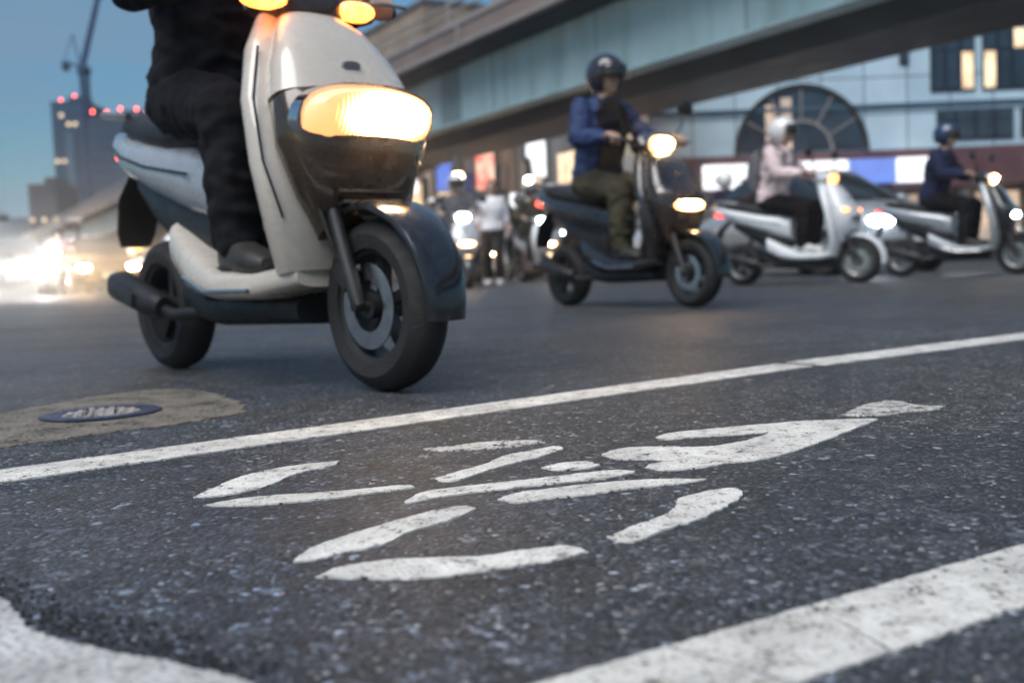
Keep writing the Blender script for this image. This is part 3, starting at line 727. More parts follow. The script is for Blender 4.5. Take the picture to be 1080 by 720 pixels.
    MB().loft([((.520, 0, .815), (0, .030, 0), (.004, 0, .014)), ((.526, 0, .816), (0, .026, 0), (.004, 0, .012))], 16, 2.4).build('badge', M['chrome'], t)
    # front fender follows the wheel
    fd = []
    for a in range(-8, 151, 12):
        q = V(.62 + .245 * math.cos(R(a)), 0, .215 + .245 * math.sin(R(a))); nrm = V(math.cos(R(a)), 0, math.sin(R(a)))
        wv = .082 * (1 - .35 * abs(a - 80) / 90)
        fd.append((q, (0, wv, 0), nrm * .018))
    MB().loft(fd, 18, 2.6).build('front_fender', M[st['fender']], t)
    fk = MB()
    for s in (-1, 1): fk.tube([(.62, s * .078, .215), (.53, s * .085, .47), (.50, s * .07, .58)], .019, 10)
    fk.tube([(.62, -.095, .215), (.62, .095, .215)], .013, 10); fk.build('fork', M['dark_metal'], t)
    # handlebar with cover
    MB().loft([((.30, 0, .955), (0, .09, 0), (.07, 0, .02)), ((.285, 0, 1.00), (0, .145, 0), (.085, 0, .02)), ((.265, 0, 1.045), (0, .15, 0), (.075, 0, .02)), ((.245, 0, 1.075), (0, .10, 0), (.05, 0, .012))], 24, 3).build('handlebar_cover', fr, t)
    hb = MB(); hb.tube([(.25, -.24, 1.045), (.26, -.12, 1.03), (.26, .12, 1.03), (.25, .24, 1.045)], .012, 10); hb_o = hb.build('handlebar', M['dark_metal'], t)
    for s in (-1, 1):
        MB().tube([(.252, s * .225, 1.045), (.235, s * .345, 1.050)], .017, 12).build('grip', M['rubber'], hb_o)
        lv = MB(); lv.tube([(.285, s * .20, 1.045), (.315, s * .26, 1.047), (.300, s * .345, 1.05)], .006, 8); lv.build('brake_lever', M['alloy'], hb_o)
        mr = MB(); mr.tube([(.265, s * .19, 1.05), (.29, s * .25, 1.14), (.275, s * .29, 1.235)], .0065, 8); mo = mr.build('mirror', M['black_plastic'], t)
        MB().loft([((.285, s * .315, 1.265), (0, .030, 0), (0, 0, .022)), ((.275, s * .315, 1.265), (0, .062, 0), (0, 0, .044)), ((.258, s * .315, 1.265), (0, .066, 0), (0, 0, .046)), ((.252, s * .315, 1.265), (0, .058, 0), (0, 0, .04))], 18, 2.4).build('mirror_head', M['black_plastic'], mo)
        # indicators
        if st['kind'] == 'low':
            c = (.355, s * .125, 1.02)
            MB().loft([((.33, s * .14, 1.005), (0, .060, 0), (0, 0, .026)), ((.365, s * .135, 1.003), (0, .055, 0), (0, 0, .024)), ((.378, s * .13, 1.002), (0, .035, 0), (0, 0, .014))], 16, 2.4).build('turn_signal', M['head_amber'], t)
        else:
            MB().loft([((.545, s * .165, .70), (0, .045, 0), (0, 0, .020)), ((.575, s * .15, .70), (0, .035, 0), (0, 0, .016)), ((.582, s * .145, .70), (0, .02, 0), (0, 0, .008))], 14, 2.4).build('turn_signal', M['head_amber'] if st.get('amber') else M['alloy'], t)
    hl = M[st['lamp']]
    if st['kind'] == 'low':
        o = MB().loft([((.570, 0, .672), (0, .190, 0), (.03, 0, .076)), ((.600, 0, .672), (0, .184, 0), (.03, 0, .072)), ((.622, 0, .672), (0, .165, 0), (.028, 0, .060)), ((.634, 0, .670), (0, .12, 0), (.02, 0, .036))], 26, 2.6).build('headlight', hl, t)
        MB().loft([((.545, 0, .672), (0, .204, 0), (.034, 0, .090)), ((.585, 0, .672), (0, .200, 0), (.034, 0, .086))], 26, 2.6).build('bezel', M['chrome'], o)
    else:
        o = MB().loft([((.355, 0, 1.01), (0, .098, 0), (.012, 0, .052)), ((.385, 0, 1.01), (0, .092, 0), (.012, 0, .048)), ((.402, 0, 1.008), (0, .06, 0), (.01, 0, .028))], 22, 2.8).build('headlight', hl, t)
        MB().loft([((.335, 0, 1.01), (0, .108, 0), (.012, 0, .062)), ((.37, 0, 1.01), (0, .106, 0), (.012, 0, .059))], 22, 2.8).build('bezel', M['chrome'], o)
        MB().loft([((.575, 0, .625), (0, .135, 0), (0, 0, .040)), ((.605, 0, .625), (0, .12, 0), (0, 0, .034)), ((.615, 0, .625), (0, .08, 0), (0, 0, .018))], 20, 2.6).build('running_light', M[st['lamp2']], t)
    for sg in (-1, 1):
        sm_ = MB(); sm_.tube([(.475, sg * .190, .44), (.468, sg * .233, .58), (.425, sg * .226, .735), (.372, sg * .176, .875)], .0035, 6); sm_.build('panel_seam', M['black_plastic'], t)
    MB().tube([(.49, -.11, .54), (.53, -.12, .46), (.56, -.105, .36), (.565, -.08, .30)], .006, 8).build('brake_hose', M['rubber'], t)
    # engine, swing arm, exhaust, stand
    MB().loft([((-.14, .02, .30), (0, .09, 0), (0, 0, .09)), ((-.34, .05, .27), (0, .08, 0), (0, 0, .085)), ((-.60, .10, .235), (0, .045, 0), (0, 0, .075)), ((-.70, .10, .225), (0, .03, 0), (0, 0, .04))], 18, 3).build('engine', M['dark_metal'], t)
    ex = MB(); ex.tube([(-.16, -.08, .20), (-.32, -.13, .19), (-.42, -.145, .22)], .02, 10); ex.tube([(-.36, -.145, .215), (-.42, -.15, .225), (-.66, -.155, .285), (-.71, -.155, .30)], [.03, .046, .05, .03], 16)
    exo = ex.build('exhaust', M['black_plastic'], t)
    MB().box((-.54, -.204, .258), (.17, .008, .045), Matrix.Rotation(R(14), 3, 'Y'), .003).build('heat_shield', M['dark_metal'], exo)
    sp = MB(); sp.tube([(-.62, .115, .24), (-.56, .15, .56)], .022, 10); sp.build('shock_absorber', M['dark_metal'], t)
    tr = MB()
    for s in (-1, 1): tr.tube([(.30, s * .205, .262), (.06, s * .212, .262), (-.10, s * .197, .305)], .006, 6)
    tr.build('side_trim', M['chrome'], t)
    return t
GRIP = (.243, .285, 1.048)
def place_rider(sct, label, mats, helmet, lean=0.0, yaw=0.0, tilt=0.06, vox=.0085, group=None):
    r_ = empty('person', sct.location, sct.rotation_euler[2], label, 'person', group)
    build_person(r_, rider_joints(GRIP, lean), mats, helmet, 'grip', False, vox, yaw, tilt)
    return r_

RIDE = 'riders and scooters crossing the junction'
def spot(x, y, D): q = base(x, D); return q
# nearest scooter
r1, f1 = G(190, 388), G(405, 411)
a1_ = math.atan2(f1.y - r1.y, f1.x - r1.x)
s1 = scooter('nearest scooter with cream leg shield and dark front, big warm headlight lit', (r1 + f1) / 2, a1_, dict(body='silver', shield='cream', front='bronze_paint', fender='black_paint', kind='low', lamp='head_big', cowl='cream', rim='dark_metal'))
p1 = place_rider(s1, 'rider dressed all in black on the nearest scooter, cropped by the top edge', dict(skin=M['skin'], top=M['black_cloth'], legs=M['black_cloth'], shoe=M['shoe'], helmet=M['helmet_black']), True, .02, vox=.007)
# second scooter
c2 = base(660, 6.85)
s2 = scooter('black scooter with warm handlebar headlight and lower lamp, ridden by person in blue jacket', c2, R(-55), dict(body='black_paint', shield='black_paint', front='black_paint', fender='black_paint', kind='high', lamp='head_warm', lamp2='head_low', rim='dark_metal'))
p2 = place_rider(s2, 'rider in blue jacket, olive trousers and dark helmet', dict(skin=M['skin'], top=M['blue_cloth'], legs=M['olive_cloth'], shoe=M['shoe'], helmet=M['helmet_black'], vest=M['black_cloth']), True, .0, R(8))
# third, white
c3 = base(842, 10.4)
s3 = scooter('white scooter with pale rounded panels, ridden by person in white helmet', c3, R(-40), dict(body='white_paint', shield='white_paint', front='white_paint', fender='white_paint', kind='high', lamp='head_low', lamp2='alloy', amber=True))
p3 = place_rider(s3, 'rider in white helmet, pale pink top and black trousers', dict(skin=M['skin'], top=M['pale_cloth'], legs=M['black_cloth'], shoe=M['shoe_white'], helmet=M['helmet_white'], bag=M['grey_cloth']), True, .0, R(10))
# fourth
c4 = base(1010, 11.4)
s4 = scooter('rightmost scooter with silver tail and white lower lamp, ridden by person in navy', c4, R(-42), dict(body='silver', shield='silver', front='black_paint', fender='black_paint', kind='high', lamp='head_warm', lamp2='head_white'))
p4 = place_rider(s4, 'rider in navy clothes and dark blue helmet at the right edge', dict(skin=M['skin'], top=M['navy_cloth'], legs=M['black_cloth'], shoe=M['shoe'], helmet=M['helmet_blue']), True, .03)

# ------------------------------------------------------------------ more traffic behind
c5 = base(486, 15.2)
s5 = scooter('dark scooter facing us under the overpass, beside the pedestrian in white shirt', c5, R(-78), dict(body='black_paint', shield='black_paint', front='silver', fender='black_paint', kind='high', lamp='head_white', lamp2='head_low'))
p5 = place_rider(s5, 'rider in grey with white helmet, seen head on under the overpass', dict(skin=M['skin'], top=M['grey_cloth'], legs=M['black_cloth'], shoe=M['shoe'], helmet=M['helmet_white']), True, .0, vox=.011)
BGR = 'distant riders waiting under the overpass'
CROWD_S, CROWD_P = 'blurred scooter with lit headlamp in the far crowd under the overpass', 'blurred helmeted rider in the far crowd under the overpass'
CROWD_T, CROWD_R = 'blurred scooter with red tail lamp, back to us, in the far crowd', 'blurred rider with back to us in the far crowd'
CROWD_L, CROWD_Q = 'blurred scooter with lit headlamp far down the left street', 'blurred helmeted rider far down the left street'
def repaint(o, i):
    look = [('silver', 'olive_cloth', 'helmet_black'), ('cream', 'navy_cloth', 'helmet_white'), ('black_paint', 'pale_cloth', 'helmet_blue'), ('white_paint', 'black_cloth', 'helmet_black'), ('bronze_paint', 'blue_cloth', 'helmet_white')][i % 5]
    for ch in o.children:
        kd = ch.name.split('.')[0]
        nm = look[0] if kd in ('front_fairing', 'upper_cowl', 'leg_shield', 'rear_body', 'front_fender') else look[1] if kd == 'jacket' else look[2] if kd == 'helmet' else None
        if nm: ch.material_slots[0].link = 'OBJECT'; ch.material_slots[0].material = M[nm]
for i, (x, D, rz, lb1, lb2) in enumerate((
        (566, 17.5, -70, 'distant scooter just left of the rider in blue', 'distant rider just left of the rider in blue'),
        (462, 20.0, -62, 'distant scooter close behind the front wheel of the nearest scooter', 'distant rider close behind the front wheel of the nearest scooter'),
        (62, 25.0, -75, 'distant scooter with lit headlamp between the two glaring cars', 'distant rider between the two glaring cars'),
        (445, 27, -75, CROWD_S, CROWD_P), (482, 24, -85, CROWD_S, CROWD_P), (540, 23, -75, CROWD_S, CROWD_P), (515, 29, -80, CROWD_S, CROWD_P), (590, 25, -65, CROWD_S, CROWD_P), (575, 31, -80, CROWD_S, CROWD_P), (742, 21, -55, CROWD_S, CROWD_P), (625, 28, -70, CROWD_S, CROWD_P),
        (468, 20, 105, CROWD_T, CROWD_R), (500, 19.5, 98, CROWD_T, CROWD_R), (548, 20, 110, CROWD_T, CROWD_R), (606, 22, 100, CROWD_T, CROWD_R), (572, 22.5, 95, CROWD_T, CROWD_R), (760, 17, 120, CROWD_T, CROWD_R),
        (40, 42, -72, CROWD_L, CROWD_Q), (70, 34, -75, CROWD_L, CROWD_Q), (92, 30, -70, CROWD_L, CROWD_Q), (60, 44, -75, CROWD_L, CROWD_Q), (105, 40, -75, CROWD_L, CROWD_Q))):
    q = base(x, D)
    for src, lb_ in ((s5, lb1), (p5, lb2)):
        c = copy_tree(src); c.location = q; c.rotation_euler = (0, 0, R(rz)); c['label'] = lb_; c['group'] = BGR
        repaint(c, i)

def car(label, loc, rz, paint, lamp, tone=None):
    t = empty('car', (loc[0], loc[1], 0), rz, label, 'car')
    L = [(-2.15, .55, .10, .62), (-2.05, .62, .28, .80), (-1.5, .66, .36, .86), (-.6, .67, .38, .88), (.6, .66, .36, .88), (1.5, .60, .33, .86), (1.95, .54, .27, .78), (2.12, .50, .16, .66)]
    MB().loft([((x, 0, z), (0, wy, 0), (0, 0, hz)) for x, z, hz, wy in L], 32, 4).build('body', paint, t)
    MB().loft([((-1.75, 0, 1.00), (0, .62, 0), (0, 0, .06)), ((-1.15, 0, 1.17), (0, .66, 0), (0, 0, .27)), ((-.3, 0, 1.21), (0, .68, 0), (0, 0, .28)), ((.25, 0, 1.17), (0, .68, 0), (0, 0, .26)), ((1.0, 0, .98), (0, .66, 0), (0, 0, .06))], 28, 3.5).build('cabin_glass', M['pane'], t)
    MB().loft([((-1.15, 0, 1.435), (0, .55, 0), (0, 0, .02)), ((-.3, 0, 1.49), (0, .58, 0), (0, 0, .02)), ((.20, 0, 1.435), (0, .56, 0), (0, 0, .02))], 20, 3.5).build('roof', paint, t)
    for x in (-1.32, 1.32):
        for s in (-1, 1):
            tw = .1; o = MB().lathe((x, s * .78, .31), [(.19, -tw), (.27, -tw), (.31, -tw * .6), (.31, tw * .6), (.27, tw), (.19, tw)], 28).build('wheel', M['rubber'], t)
            MB().lathe((x, s * .80, .31), [(.03, tw * .8), (.19, tw * .8 * s), (.20, -tw * .5), (.03, -tw * .5 * s)], 20).build('rim', M['alloy'], o)
    for s in (-1, 1):
        o = MB().loft([((2.00, s * .58, .66), (0, .15, 0), (0, 0, .075)), ((2.10, s * .57, .655), (0, .13, 0), (0, 0, .065)), ((2.15, s * .55, .65), (0, .09, 0), (0, 0, .04))], 18, 2.6).build('headlight', lamp, t)
        mr = MB(); mr.ell((.62, s * .98, 1.02), (.06, .10, .07), 14, 8); mr.tube([(.62, s * .80, .96), (.62, s * .95, 1.0)], .02, 8); mr.build('mirror', paint, t)
    MB().box((2.135, 0, .60), (.05, .70, .10), None, .02).build('grille', M['black_plastic'], t)
    MB().box((2.13, 0, .38), (.06, 1.2, .12), None, .03).build('bumper_vent', M['black_plastic'], t)
    MB().box((2.185, 0, .46), (.012, .34, .12), None, .003).build('number_plate', M['white_paint'], t)
    ws = MB()
    for x in (-.35,):
        for s in (-1, 1): ws.beam((x, s * .665, .99), (x, s * .60, 1.42), .03, .09)
    ws.build('door_pillar', paint, t)
    return t
car('dark car at the left edge with glaring white headlights', base(10, 26), R(-62), M['black_paint'], M['head_car'])
car('dark car with glaring warm headlights behind the nearest scooter', base(104, 28), R(-62), M['bronze_paint'], M['head_car_warm'])
car('silver car with bluish white headlights between the two rightmost scooters', base(862, 15.0), R(-70), M['silver'], M['head_white'])

car('yellow taxi waiting in the crowd under the overpass, behind the nearest scooter front', base(446, 25), R(-72), M['taxi'], M['head_white'])
car('dark saloon waiting in the crowd left of the rider in blue jacket', base(588, 27), R(-68), M['black_paint'], M['head_white'])
car('pale car behind the black scooter and the white scooter, headlights lit', base(705, 24), R(-60), M['silver'], M['head_white'])
# pedestrian in white t-shirt, walking
pr = empty('person', base(521, 17.0), R(-95), 'pedestrian in white t-shirt and dark trousers standing under the overpass', 'person')
J = dict(pelvis=(0, 0, .90), chest=(.01, 0, 1.22), neck=(0, 0, 1.42), head=(.02, 0, 1.565))
for s, q in ((1, 'l'), (-1, 'r')):
    J['sh_' + q] = (0, s * .158, 1.36); J['el_' + q] = (-.03 - s * .03, s * .215, 1.09); J['wr_' + q] = (.06 - s * .05, s * .25, .86)
    J['hip_' + q] = (0, s * .09, .88); J['kn_' + q] = (.05 + s * .06, s * .10, .48); J['an_' + q] = (-.02 + s * .13, s * .10, .08); J['toe_' + q] = (1, s * .1, 0)
build_person(pr, J, dict(skin=M['skin'], top=M['white_cloth'], legs=M['black_cloth'], shoe=M['shoe_white']), None, 'relaxed', True, .009, 0, 0, True)
for i, x in enumerate((461, 471)):
    q = base(x, 16.5); b = empty('bollard', q, 0, 'thin pale bollard at the kerb left of the white-shirted pedestrian', 'bollard', 'pair of pale bollards under the overpass')
    MB().tube([(0, 0, 0), (0, 0, .62), (0, 0, .68)], [.055, .055, .03], 14).build('post', M['white_cloth'], b)
    MB().lathe((0, 0, 0), [(.057, 0)], 8) if False else None
    MB().tube([(0, 0, .48), (0, 0, .56)], .058, 14).build('glowing_band', M['tail'], b)  # band glows by emission in place of reflecting the headlights

# ------------------------------------------------------------------ overpass
dv = V(-.4884, .8726, 0); nv = V(.8726, .4884, 0)
def O(lat, along, z): return nv * lat + dv * along + V(0, 0, z)
ov = empty('overpass', O(19, 25, 0), 0, 'elevated road with pale blue steel girder, dark underside and parapet railing', 'overpass')
ov_inv = -ov.location
def omb(): return MB()
def shift(mb): mb.v = [q + ov_inv for q in mb.v]; return mb
def obeam(mb, lat0, lat1, z0, z1, a0_=-40, a1_=330):
    vs = [O(l, a, z) for a in (a0_, a1_) for l, z in ((lat0, z0), (lat1, z0), (lat1, z1), (lat0, z1))]
    return mb.add(vs, [[0, 1, 2, 3], [7, 6, 5, 4], [0, 4, 5, 1], [1, 5, 6, 2], [2, 6, 7, 3], [3, 7, 4, 0]])
shift(obeam(omb(), 16.6, 16.75, 5.34, 7.18)).build('girder', M['girder'], ov, False)
fl = omb(); obeam(fl, 16.45, 17.1, 5.26, 5.338); shift(fl).build('girder_flange', M['girder'], ov, False)
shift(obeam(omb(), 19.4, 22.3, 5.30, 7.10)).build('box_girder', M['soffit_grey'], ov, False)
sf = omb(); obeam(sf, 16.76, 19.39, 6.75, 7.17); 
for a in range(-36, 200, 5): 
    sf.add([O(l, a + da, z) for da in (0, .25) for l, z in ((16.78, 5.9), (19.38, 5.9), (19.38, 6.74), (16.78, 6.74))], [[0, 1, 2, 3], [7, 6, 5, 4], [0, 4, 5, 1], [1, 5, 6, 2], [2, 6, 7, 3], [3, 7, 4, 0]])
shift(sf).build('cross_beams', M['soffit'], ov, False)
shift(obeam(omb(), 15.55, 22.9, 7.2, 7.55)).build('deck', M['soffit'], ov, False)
pr_ = omb(); obeam(pr_, 15.35, 15.54, 7.28, 8.15); shift(pr_).build('parapet', M['deck'], ov, False)
tr = omb(); obeam(tr, 15.30, 15.345, 7.95, 8.12); obeam(tr, 15.30, 15.345, 7.30, 7.42); shift(tr).build('parapet_trim', M['rail'], ov, False)
rl = omb()
for z in (8.45, 8.75): obeam(rl, 15.42, 15.49, z, z + .07)
for a in range(-20, 260, 3): rl.beam(O(15.455, a, 8.152), O(15.455, a, 8.9), .09, .07)
shift(rl).build('railing', M['rail'], ov, False)
for a in range(-18, 150, 6):
    st = omb(); st.add([O(l, a + da, z) for da in (0, .16) for l, z in ((15.27, 7.43), (15.345, 7.43), (15.345, 7.94), (15.27, 7.94))], [[0, 1, 2, 3], [7, 6, 5, 4], [0, 4, 5, 1], [1, 5, 6, 2], [2, 6, 7, 3], [3, 7, 4, 0]])
    shift(st).build('parapet_post', M['rail'], ov, False)
for a in (-6, 12, 32, 52, 72, 92):
    st = omb(); a += .6
    st.add([O(l, a + da, z) for da in (0, 1.5) for l, z in ((16.57, 5.36), (16.598, 5.36), (16.598, 7.16), (16.57, 7.16))], [[0, 1, 2, 3], [7, 6, 5, 4], [0, 4, 5, 1], [1, 5, 6, 2], [2, 6, 7, 3], [3, 7, 4, 0]])
    shift(st).build('splice_plate', M['girder_panel'], ov, False)
for a in range(-12, 120, 6):
    st = omb(); a += .2
    st.add([O(l, a + da, z) for da in (0, .05) for l, z in ((16.585, 5.36), (16.599, 5.36), (16.599, 7.16), (16.585, 7.16))], [[0, 1, 2, 3], [7, 6, 5, 4], [0, 4, 5, 1], [1, 5, 6, 2], [2, 6, 7, 3], [3, 7, 4, 0]])
    shift(st).build('plate_seam', M['girder_panel'], ov, False)
dp = omb(); dp.tube([O(16.3, 38, 7.1), O(16.3, 38, 5.15), O(17.4, 43, 5.12), O(18.7, 46, 5.0), O(18.7, 46, .1)], .09, 10); shift(dp).build('drain_pipe', M['rail'], ov)
for a in (47, 75, 105, 140, 180):
    pp_ = omb(); pp_.loft([(O(19.6, a, 0), nv * .8, dv * .7), (O(19.6, a, 4.2), nv * .8, dv * .7), (O(19.6, a, 5.0), nv * 2.2, dv * .75), (O(19.6, a, 5.255), nv * 2.9, dv * .75)], 24, 5)
    shift(pp_).build('pier', M['concrete'], ov)

# ------------------------------------------------------------------ building on the right (pale blue tiles, arch, signs)
BY = 38.0
ob = empty('office_building', (13, BY, 0), 0, 'pale blue tiled office building with arched window and lit sign band', 'building')
def bl(x, y): return (x - 13, y - BY)
def bbox(mb, x0, x1, z0, z1, y0, y1): return mb.box(((x0 + x1) / 2 - 13, (y0 + y1) / 2 - BY, (z0 + z1) / 2), (x1 - x0, y1 - y0, z1 - z0))
def bx(px): return P(px, 200, BY / f0.y).x
def bz(px, py): return P(px, py, BY).z
bbox(MB(), 5.2, 30, 3.9, 15, BY, BY + 14).build('wall', M['tiles'], ob, False)
bbox(MB(), 5.2, 30, 2.55, 3.9, BY - .02, BY + 13.9).build('fascia', M['maroon'], ob, False)
bbox(MB(), 5.2, 30, 0, 2.55, BY + .6, BY + 13.8).build('shop_wall', M['shop_wall3'], ob, False)
for px in (728, 800, 872, 944, 1016, 1085):
    x = bx(px); bbox(MB(), x - .18, x + .18, 0, 2.55, BY + .1, BY + .58).build('column', M['concrete_dark'], ob, False)
sh = [(740, .7), (812, 1), (884, .6), (956, .7), (1028, .5)]
for px, k_ in sh:
    x0, x1 = bx(px), bx(px + 52); f = bbox(MB(), x0, x1, .1, 2.4, BY + .54, BY + .598).build('shop_window', M['dark_metal'], ob, False)
    bbox(MB(), x0 + .1, x1 - .1, .3, 2.3, BY + .50, BY + .538).build('pane', M['lit_dim'] if k_ < .9 else M['lit'], f, False)
# sign band
sz0, sz1 = 2.72, 3.58
segs = [(739, 785, 'sign_white'), (786, 801, 'sign_blue'), (802, 888, 'sign_white'), (889, 938, 'sign_blue'), (939, 981, 'sign_white')]
for a, b, mt in segs: bbox(MB(), bx(a), bx(b) - .03, sz0, sz1, BY - .42, BY - .025).build('sign_panel', M[mt], ob, False)
# arch: ring, glass, mullions
ax, az, ar = bx(843), 3.95, 2.42
ar_m = MB(); n = 40
def arc(mb, r0_, r1, y0, y1, a0_=0, a1_=180, n=40):
    vs = []; fs = []
    for q in range(n + 1):
        t = R(a0_ + (a1_ - a0_) * q / n)
        for r_, y in ((r0_, y0), (r1, y0), (r1, y1), (r0_, y1)): vs.append((ax - 13 + r_ * math.cos(t), y - BY, az + r_ * math.sin(t)))
    for q in range(n):
        for j in range(4): fs.append([q * 4 + j, q * 4 + (j + 1) % 4, q * 4 + 4 + (j + 1) % 4, q * 4 + 4 + j])
    return mb.add(vs, fs)
arc(ar_m, ar - .16, ar, BY - .12, BY - .01); aw = ar_m.build('arch_window', M['dark_metal'], ob, False)
gp = MB(); gp.add([(ax - 13 + (ar - .17) * math.cos(math.pi * q / 40), -.035, az + (ar - .17) * math.sin(math.pi * q / 40)) for q in range(41)], [list(range(41))]); gp.build('pane', M['pane_blue'], aw, False)
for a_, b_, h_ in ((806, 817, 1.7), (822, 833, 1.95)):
    bbox(MB(), bx(a_), bx(b_), az + .1, az + h_, BY - .050, BY - .040).build('reflection_strip', M['lit_dim'], aw, False)  # glowing strips added for yellowish reflections in the arch glass
mm = MB(); arc(mm, 1.05, 1.15, BY - .10, BY - .04)
for a in (30, 60, 90, 120, 150):
    c_, s_ = math.cos(R(a)), math.sin(R(a)); mm.beam((ax - 13 + 1.16 * c_, -.07, az + 1.16 * s_), (ax - 13 + (ar - .17) * c_, -.07, az + (ar - .17) * s_), .05, .06)
mm.build('glazing_bars', M['rail'], aw, False)
# windows of the upper floors
def win(px0, px1, z0, z1, cols, lit=()):
    x0, x1 = bx(px0), bx(px1); f = bbox(MB(), x0, x1, z0, z1, BY - .05, BY + .1).build('window', M['tower_dark'], ob, False)
    wdt = (x1 - x0) / cols
    for c_ in range(cols):
        for r_ in range(2):
            zz0, zz1 = (z0 + .08, z0 + (z1 - z0) * .62) if r_ == 0 else (z0 + (z1 - z0) * .66, z1 - .08)
            mt = M['lit'] if (c_, r_) in lit else M['pane_blue']
            bbox(MB(), x0 + c_ * wdt + .07, x0 + (c_ + 1) * wdt - .07, zz0, zz1, BY - .075, BY - .052).build('pane', mt, f, False)
win(978, 1024, 5.9, 8.1, 3, {(2, 0)}); win(1032, 1078, 5.9, 8.1, 3, {(0, 0), (2, 1)}); win(1086, 1130, 5.9, 8.1, 3)
win(984, 1064, 4.15, 5.25, 4); win(1072, 1140, 4.15, 5.25, 4); win(946, 956, 6.9, 8.0, 1)
win(978, 1024, 9.1, 11.3, 3, {(0, 0)}); win(1032, 1078, 9.1, 11.3, 3); win(900, 950, 9.1, 11.3, 3)
bbox(MB(), 5.2, 30, 5.40, 5.55, BY - .09, BY - .004).build('string_course', M['tower_pale'], ob, False)

# ------------------------------------------------------------------ shops along the street beyond the overpass
def shop(a0_, a1_, h, wall, label, lat=27.0, lit=('lit_shop', 'lit_dim', 'lit'), floors=4, awn=True):
    w_ = a1_ - a0_; o = empty('shop_building', nv * lat + dv * (a0_ + a1_) / 2, math.atan2(dv.y, dv.x), label, 'building')
    # local x along street, local y = away is -? ; outward (towards the street) = +y
    MB().box((0, -4.0, h / 2), (w_ - .06, 8, h)).build('wall', wall, o, False)
    n_ = max(2, int(w_ / 3.2))
    for c_ in range(n_):
        x = -w_ / 2 + w_ * (c_ + .5) / n_; ww = w_ / n_ * .72
        f = MB().box((x, .03, 1.35), (ww + .2, .10, 2.6)).build('shop_front', M['dark_metal'], o, False)
        MB().box((x, .10, 1.35), (ww, .03, 2.3)).build('pane', M[lit[c_ % len(lit)]], f, False)
        for fl_ in range(1, floors):
            z = 1.6 + fl_ * 3.2
            f = MB().box((x, .03, z), (ww * .8, .08, 1.6)).build('window', M['dark_metal'], o, False)
            MB().box((x, .085, z), (ww * .8 - .16, .02, 1.44)).build('pane', M['lit'] if random.random() < .35 else M['pane'], f, False)
    MB().box((0, .25, 3.05), (w_ - .3, .4, .55), None, .02).build('sign_board', M[random.choice(['sign_white', 'maroon', 'concrete_dark', 'maroon'])], o, False)
    for c_ in range(max(1, int(w_ / 4))):
        x = -w_ / 2 + w_ * (c_ + .35) / max(1, int(w_ / 4)); hh = random.uniform(1.6, 3.2); zc = 3.6 + hh / 2 + random.uniform(0, 1.6)
        sb_ = MB().box((x, .85, zc), (.22, 1.2, hh), None, .03).build('blade_sign', M['dark_metal'], o)
        for sx in (-1, 1): MB().box((x + sx * .118, .85, zc), (.02, 1.08, hh - .14)).build('lit_face', M[random.choice(['sign_white', 'sign_yellow', 'sign_warm', 'sign_white', 'sign_red_soft', 'sign_blue'])], sb_, False)
    if awn: MB().add([(-w_ / 2 + .2, .46, 2.72), (w_ / 2 - .2, .46, 2.72), (w_ / 2 - .2, 1.6, 2.35), (-w_ / 2 + .2, 1.6, 2.35), (-w_ / 2 + .2, .46, 2.76), (w_ / 2 - .2, .46, 2.76), (w_ / 2 - .2, 1.6, 2.39), (-w_ / 2 + .2, 1.6, 2.39)], [[0, 1, 2, 3], [7, 6, 5, 4], [0, 4, 5, 1], [1, 5, 6, 2], [2, 6, 7, 3], [3, 7, 4, 0]]).build('awning', M['awning'], o, False)
    MB().box((0, -4, h + .15), (w_ + .1, 8.2, .3)).build('roof', M['concrete_dark'], o, False)
    return o
shop(37, 47, 15, M['shop_wall2'], 'grey shop building with lit front, next to the tiled office building')
shop(47.3, 57, 13, M['shop_wall'], 'brown shop building behind the rider in blue jacket', awn=False)
shop(57.3, 70, 16, M['shop_wall3'], 'tan shop building behind the pedestrian in white shirt')
shop(70.3, 86, 12, M['shop_wall2'], 'grey low shop building behind the front wheel of the nearest scooter', awn=False)
shop(86.3, 110, 14, M['shop_wall'], 'long brown building farther along the street under the overpass')
shop(110.5, 150, 13, M['shop_wall3'], 'long tan building far along the street at left', awn=False)
shop(150.5, 215, 12, M['shop_wall'], 'farthest brown street building near the glaring headlights')

# ------------------------------------------------------------------ lamps and signs in the mid distance
def street_sign(name, label, x, y, D, wpx, hpx, mat, cat, rz=0.0):
    s_ = D / F; q = base(x, D); o = empty(name, q, rz, label, cat); zc = zat(x, y, D); w_, h_ = wpx * s_, hpx * s_
    pm_ = MB(); pm_.tube([(0, .09, 0), (0, .09, zc + h_ * .4)], .05, 10); pm_.build('post', M['dark_metal'], o)
    bx_ = MB().box((0, .0, zc), (w_, .14, h_), None, .02).build('sign_box', M['dark_metal'], o)
    MB().box((0, -.082, zc), (w_ * .94, .02, h_ * .9), None, .008).build('lit_face', mat, bx_)
    return o
street_sign('lit_sign', 'long yellow lit sign left of the pedestrian in white shirt', 457, 243, 24, 38, 13, M['sign_yellow'], 'sign')
street_sign('lit_sign', 'square white lit sign left of the rider in blue jacket', 553, 214, 26, 26, 22, M['sign_white'], 'sign')
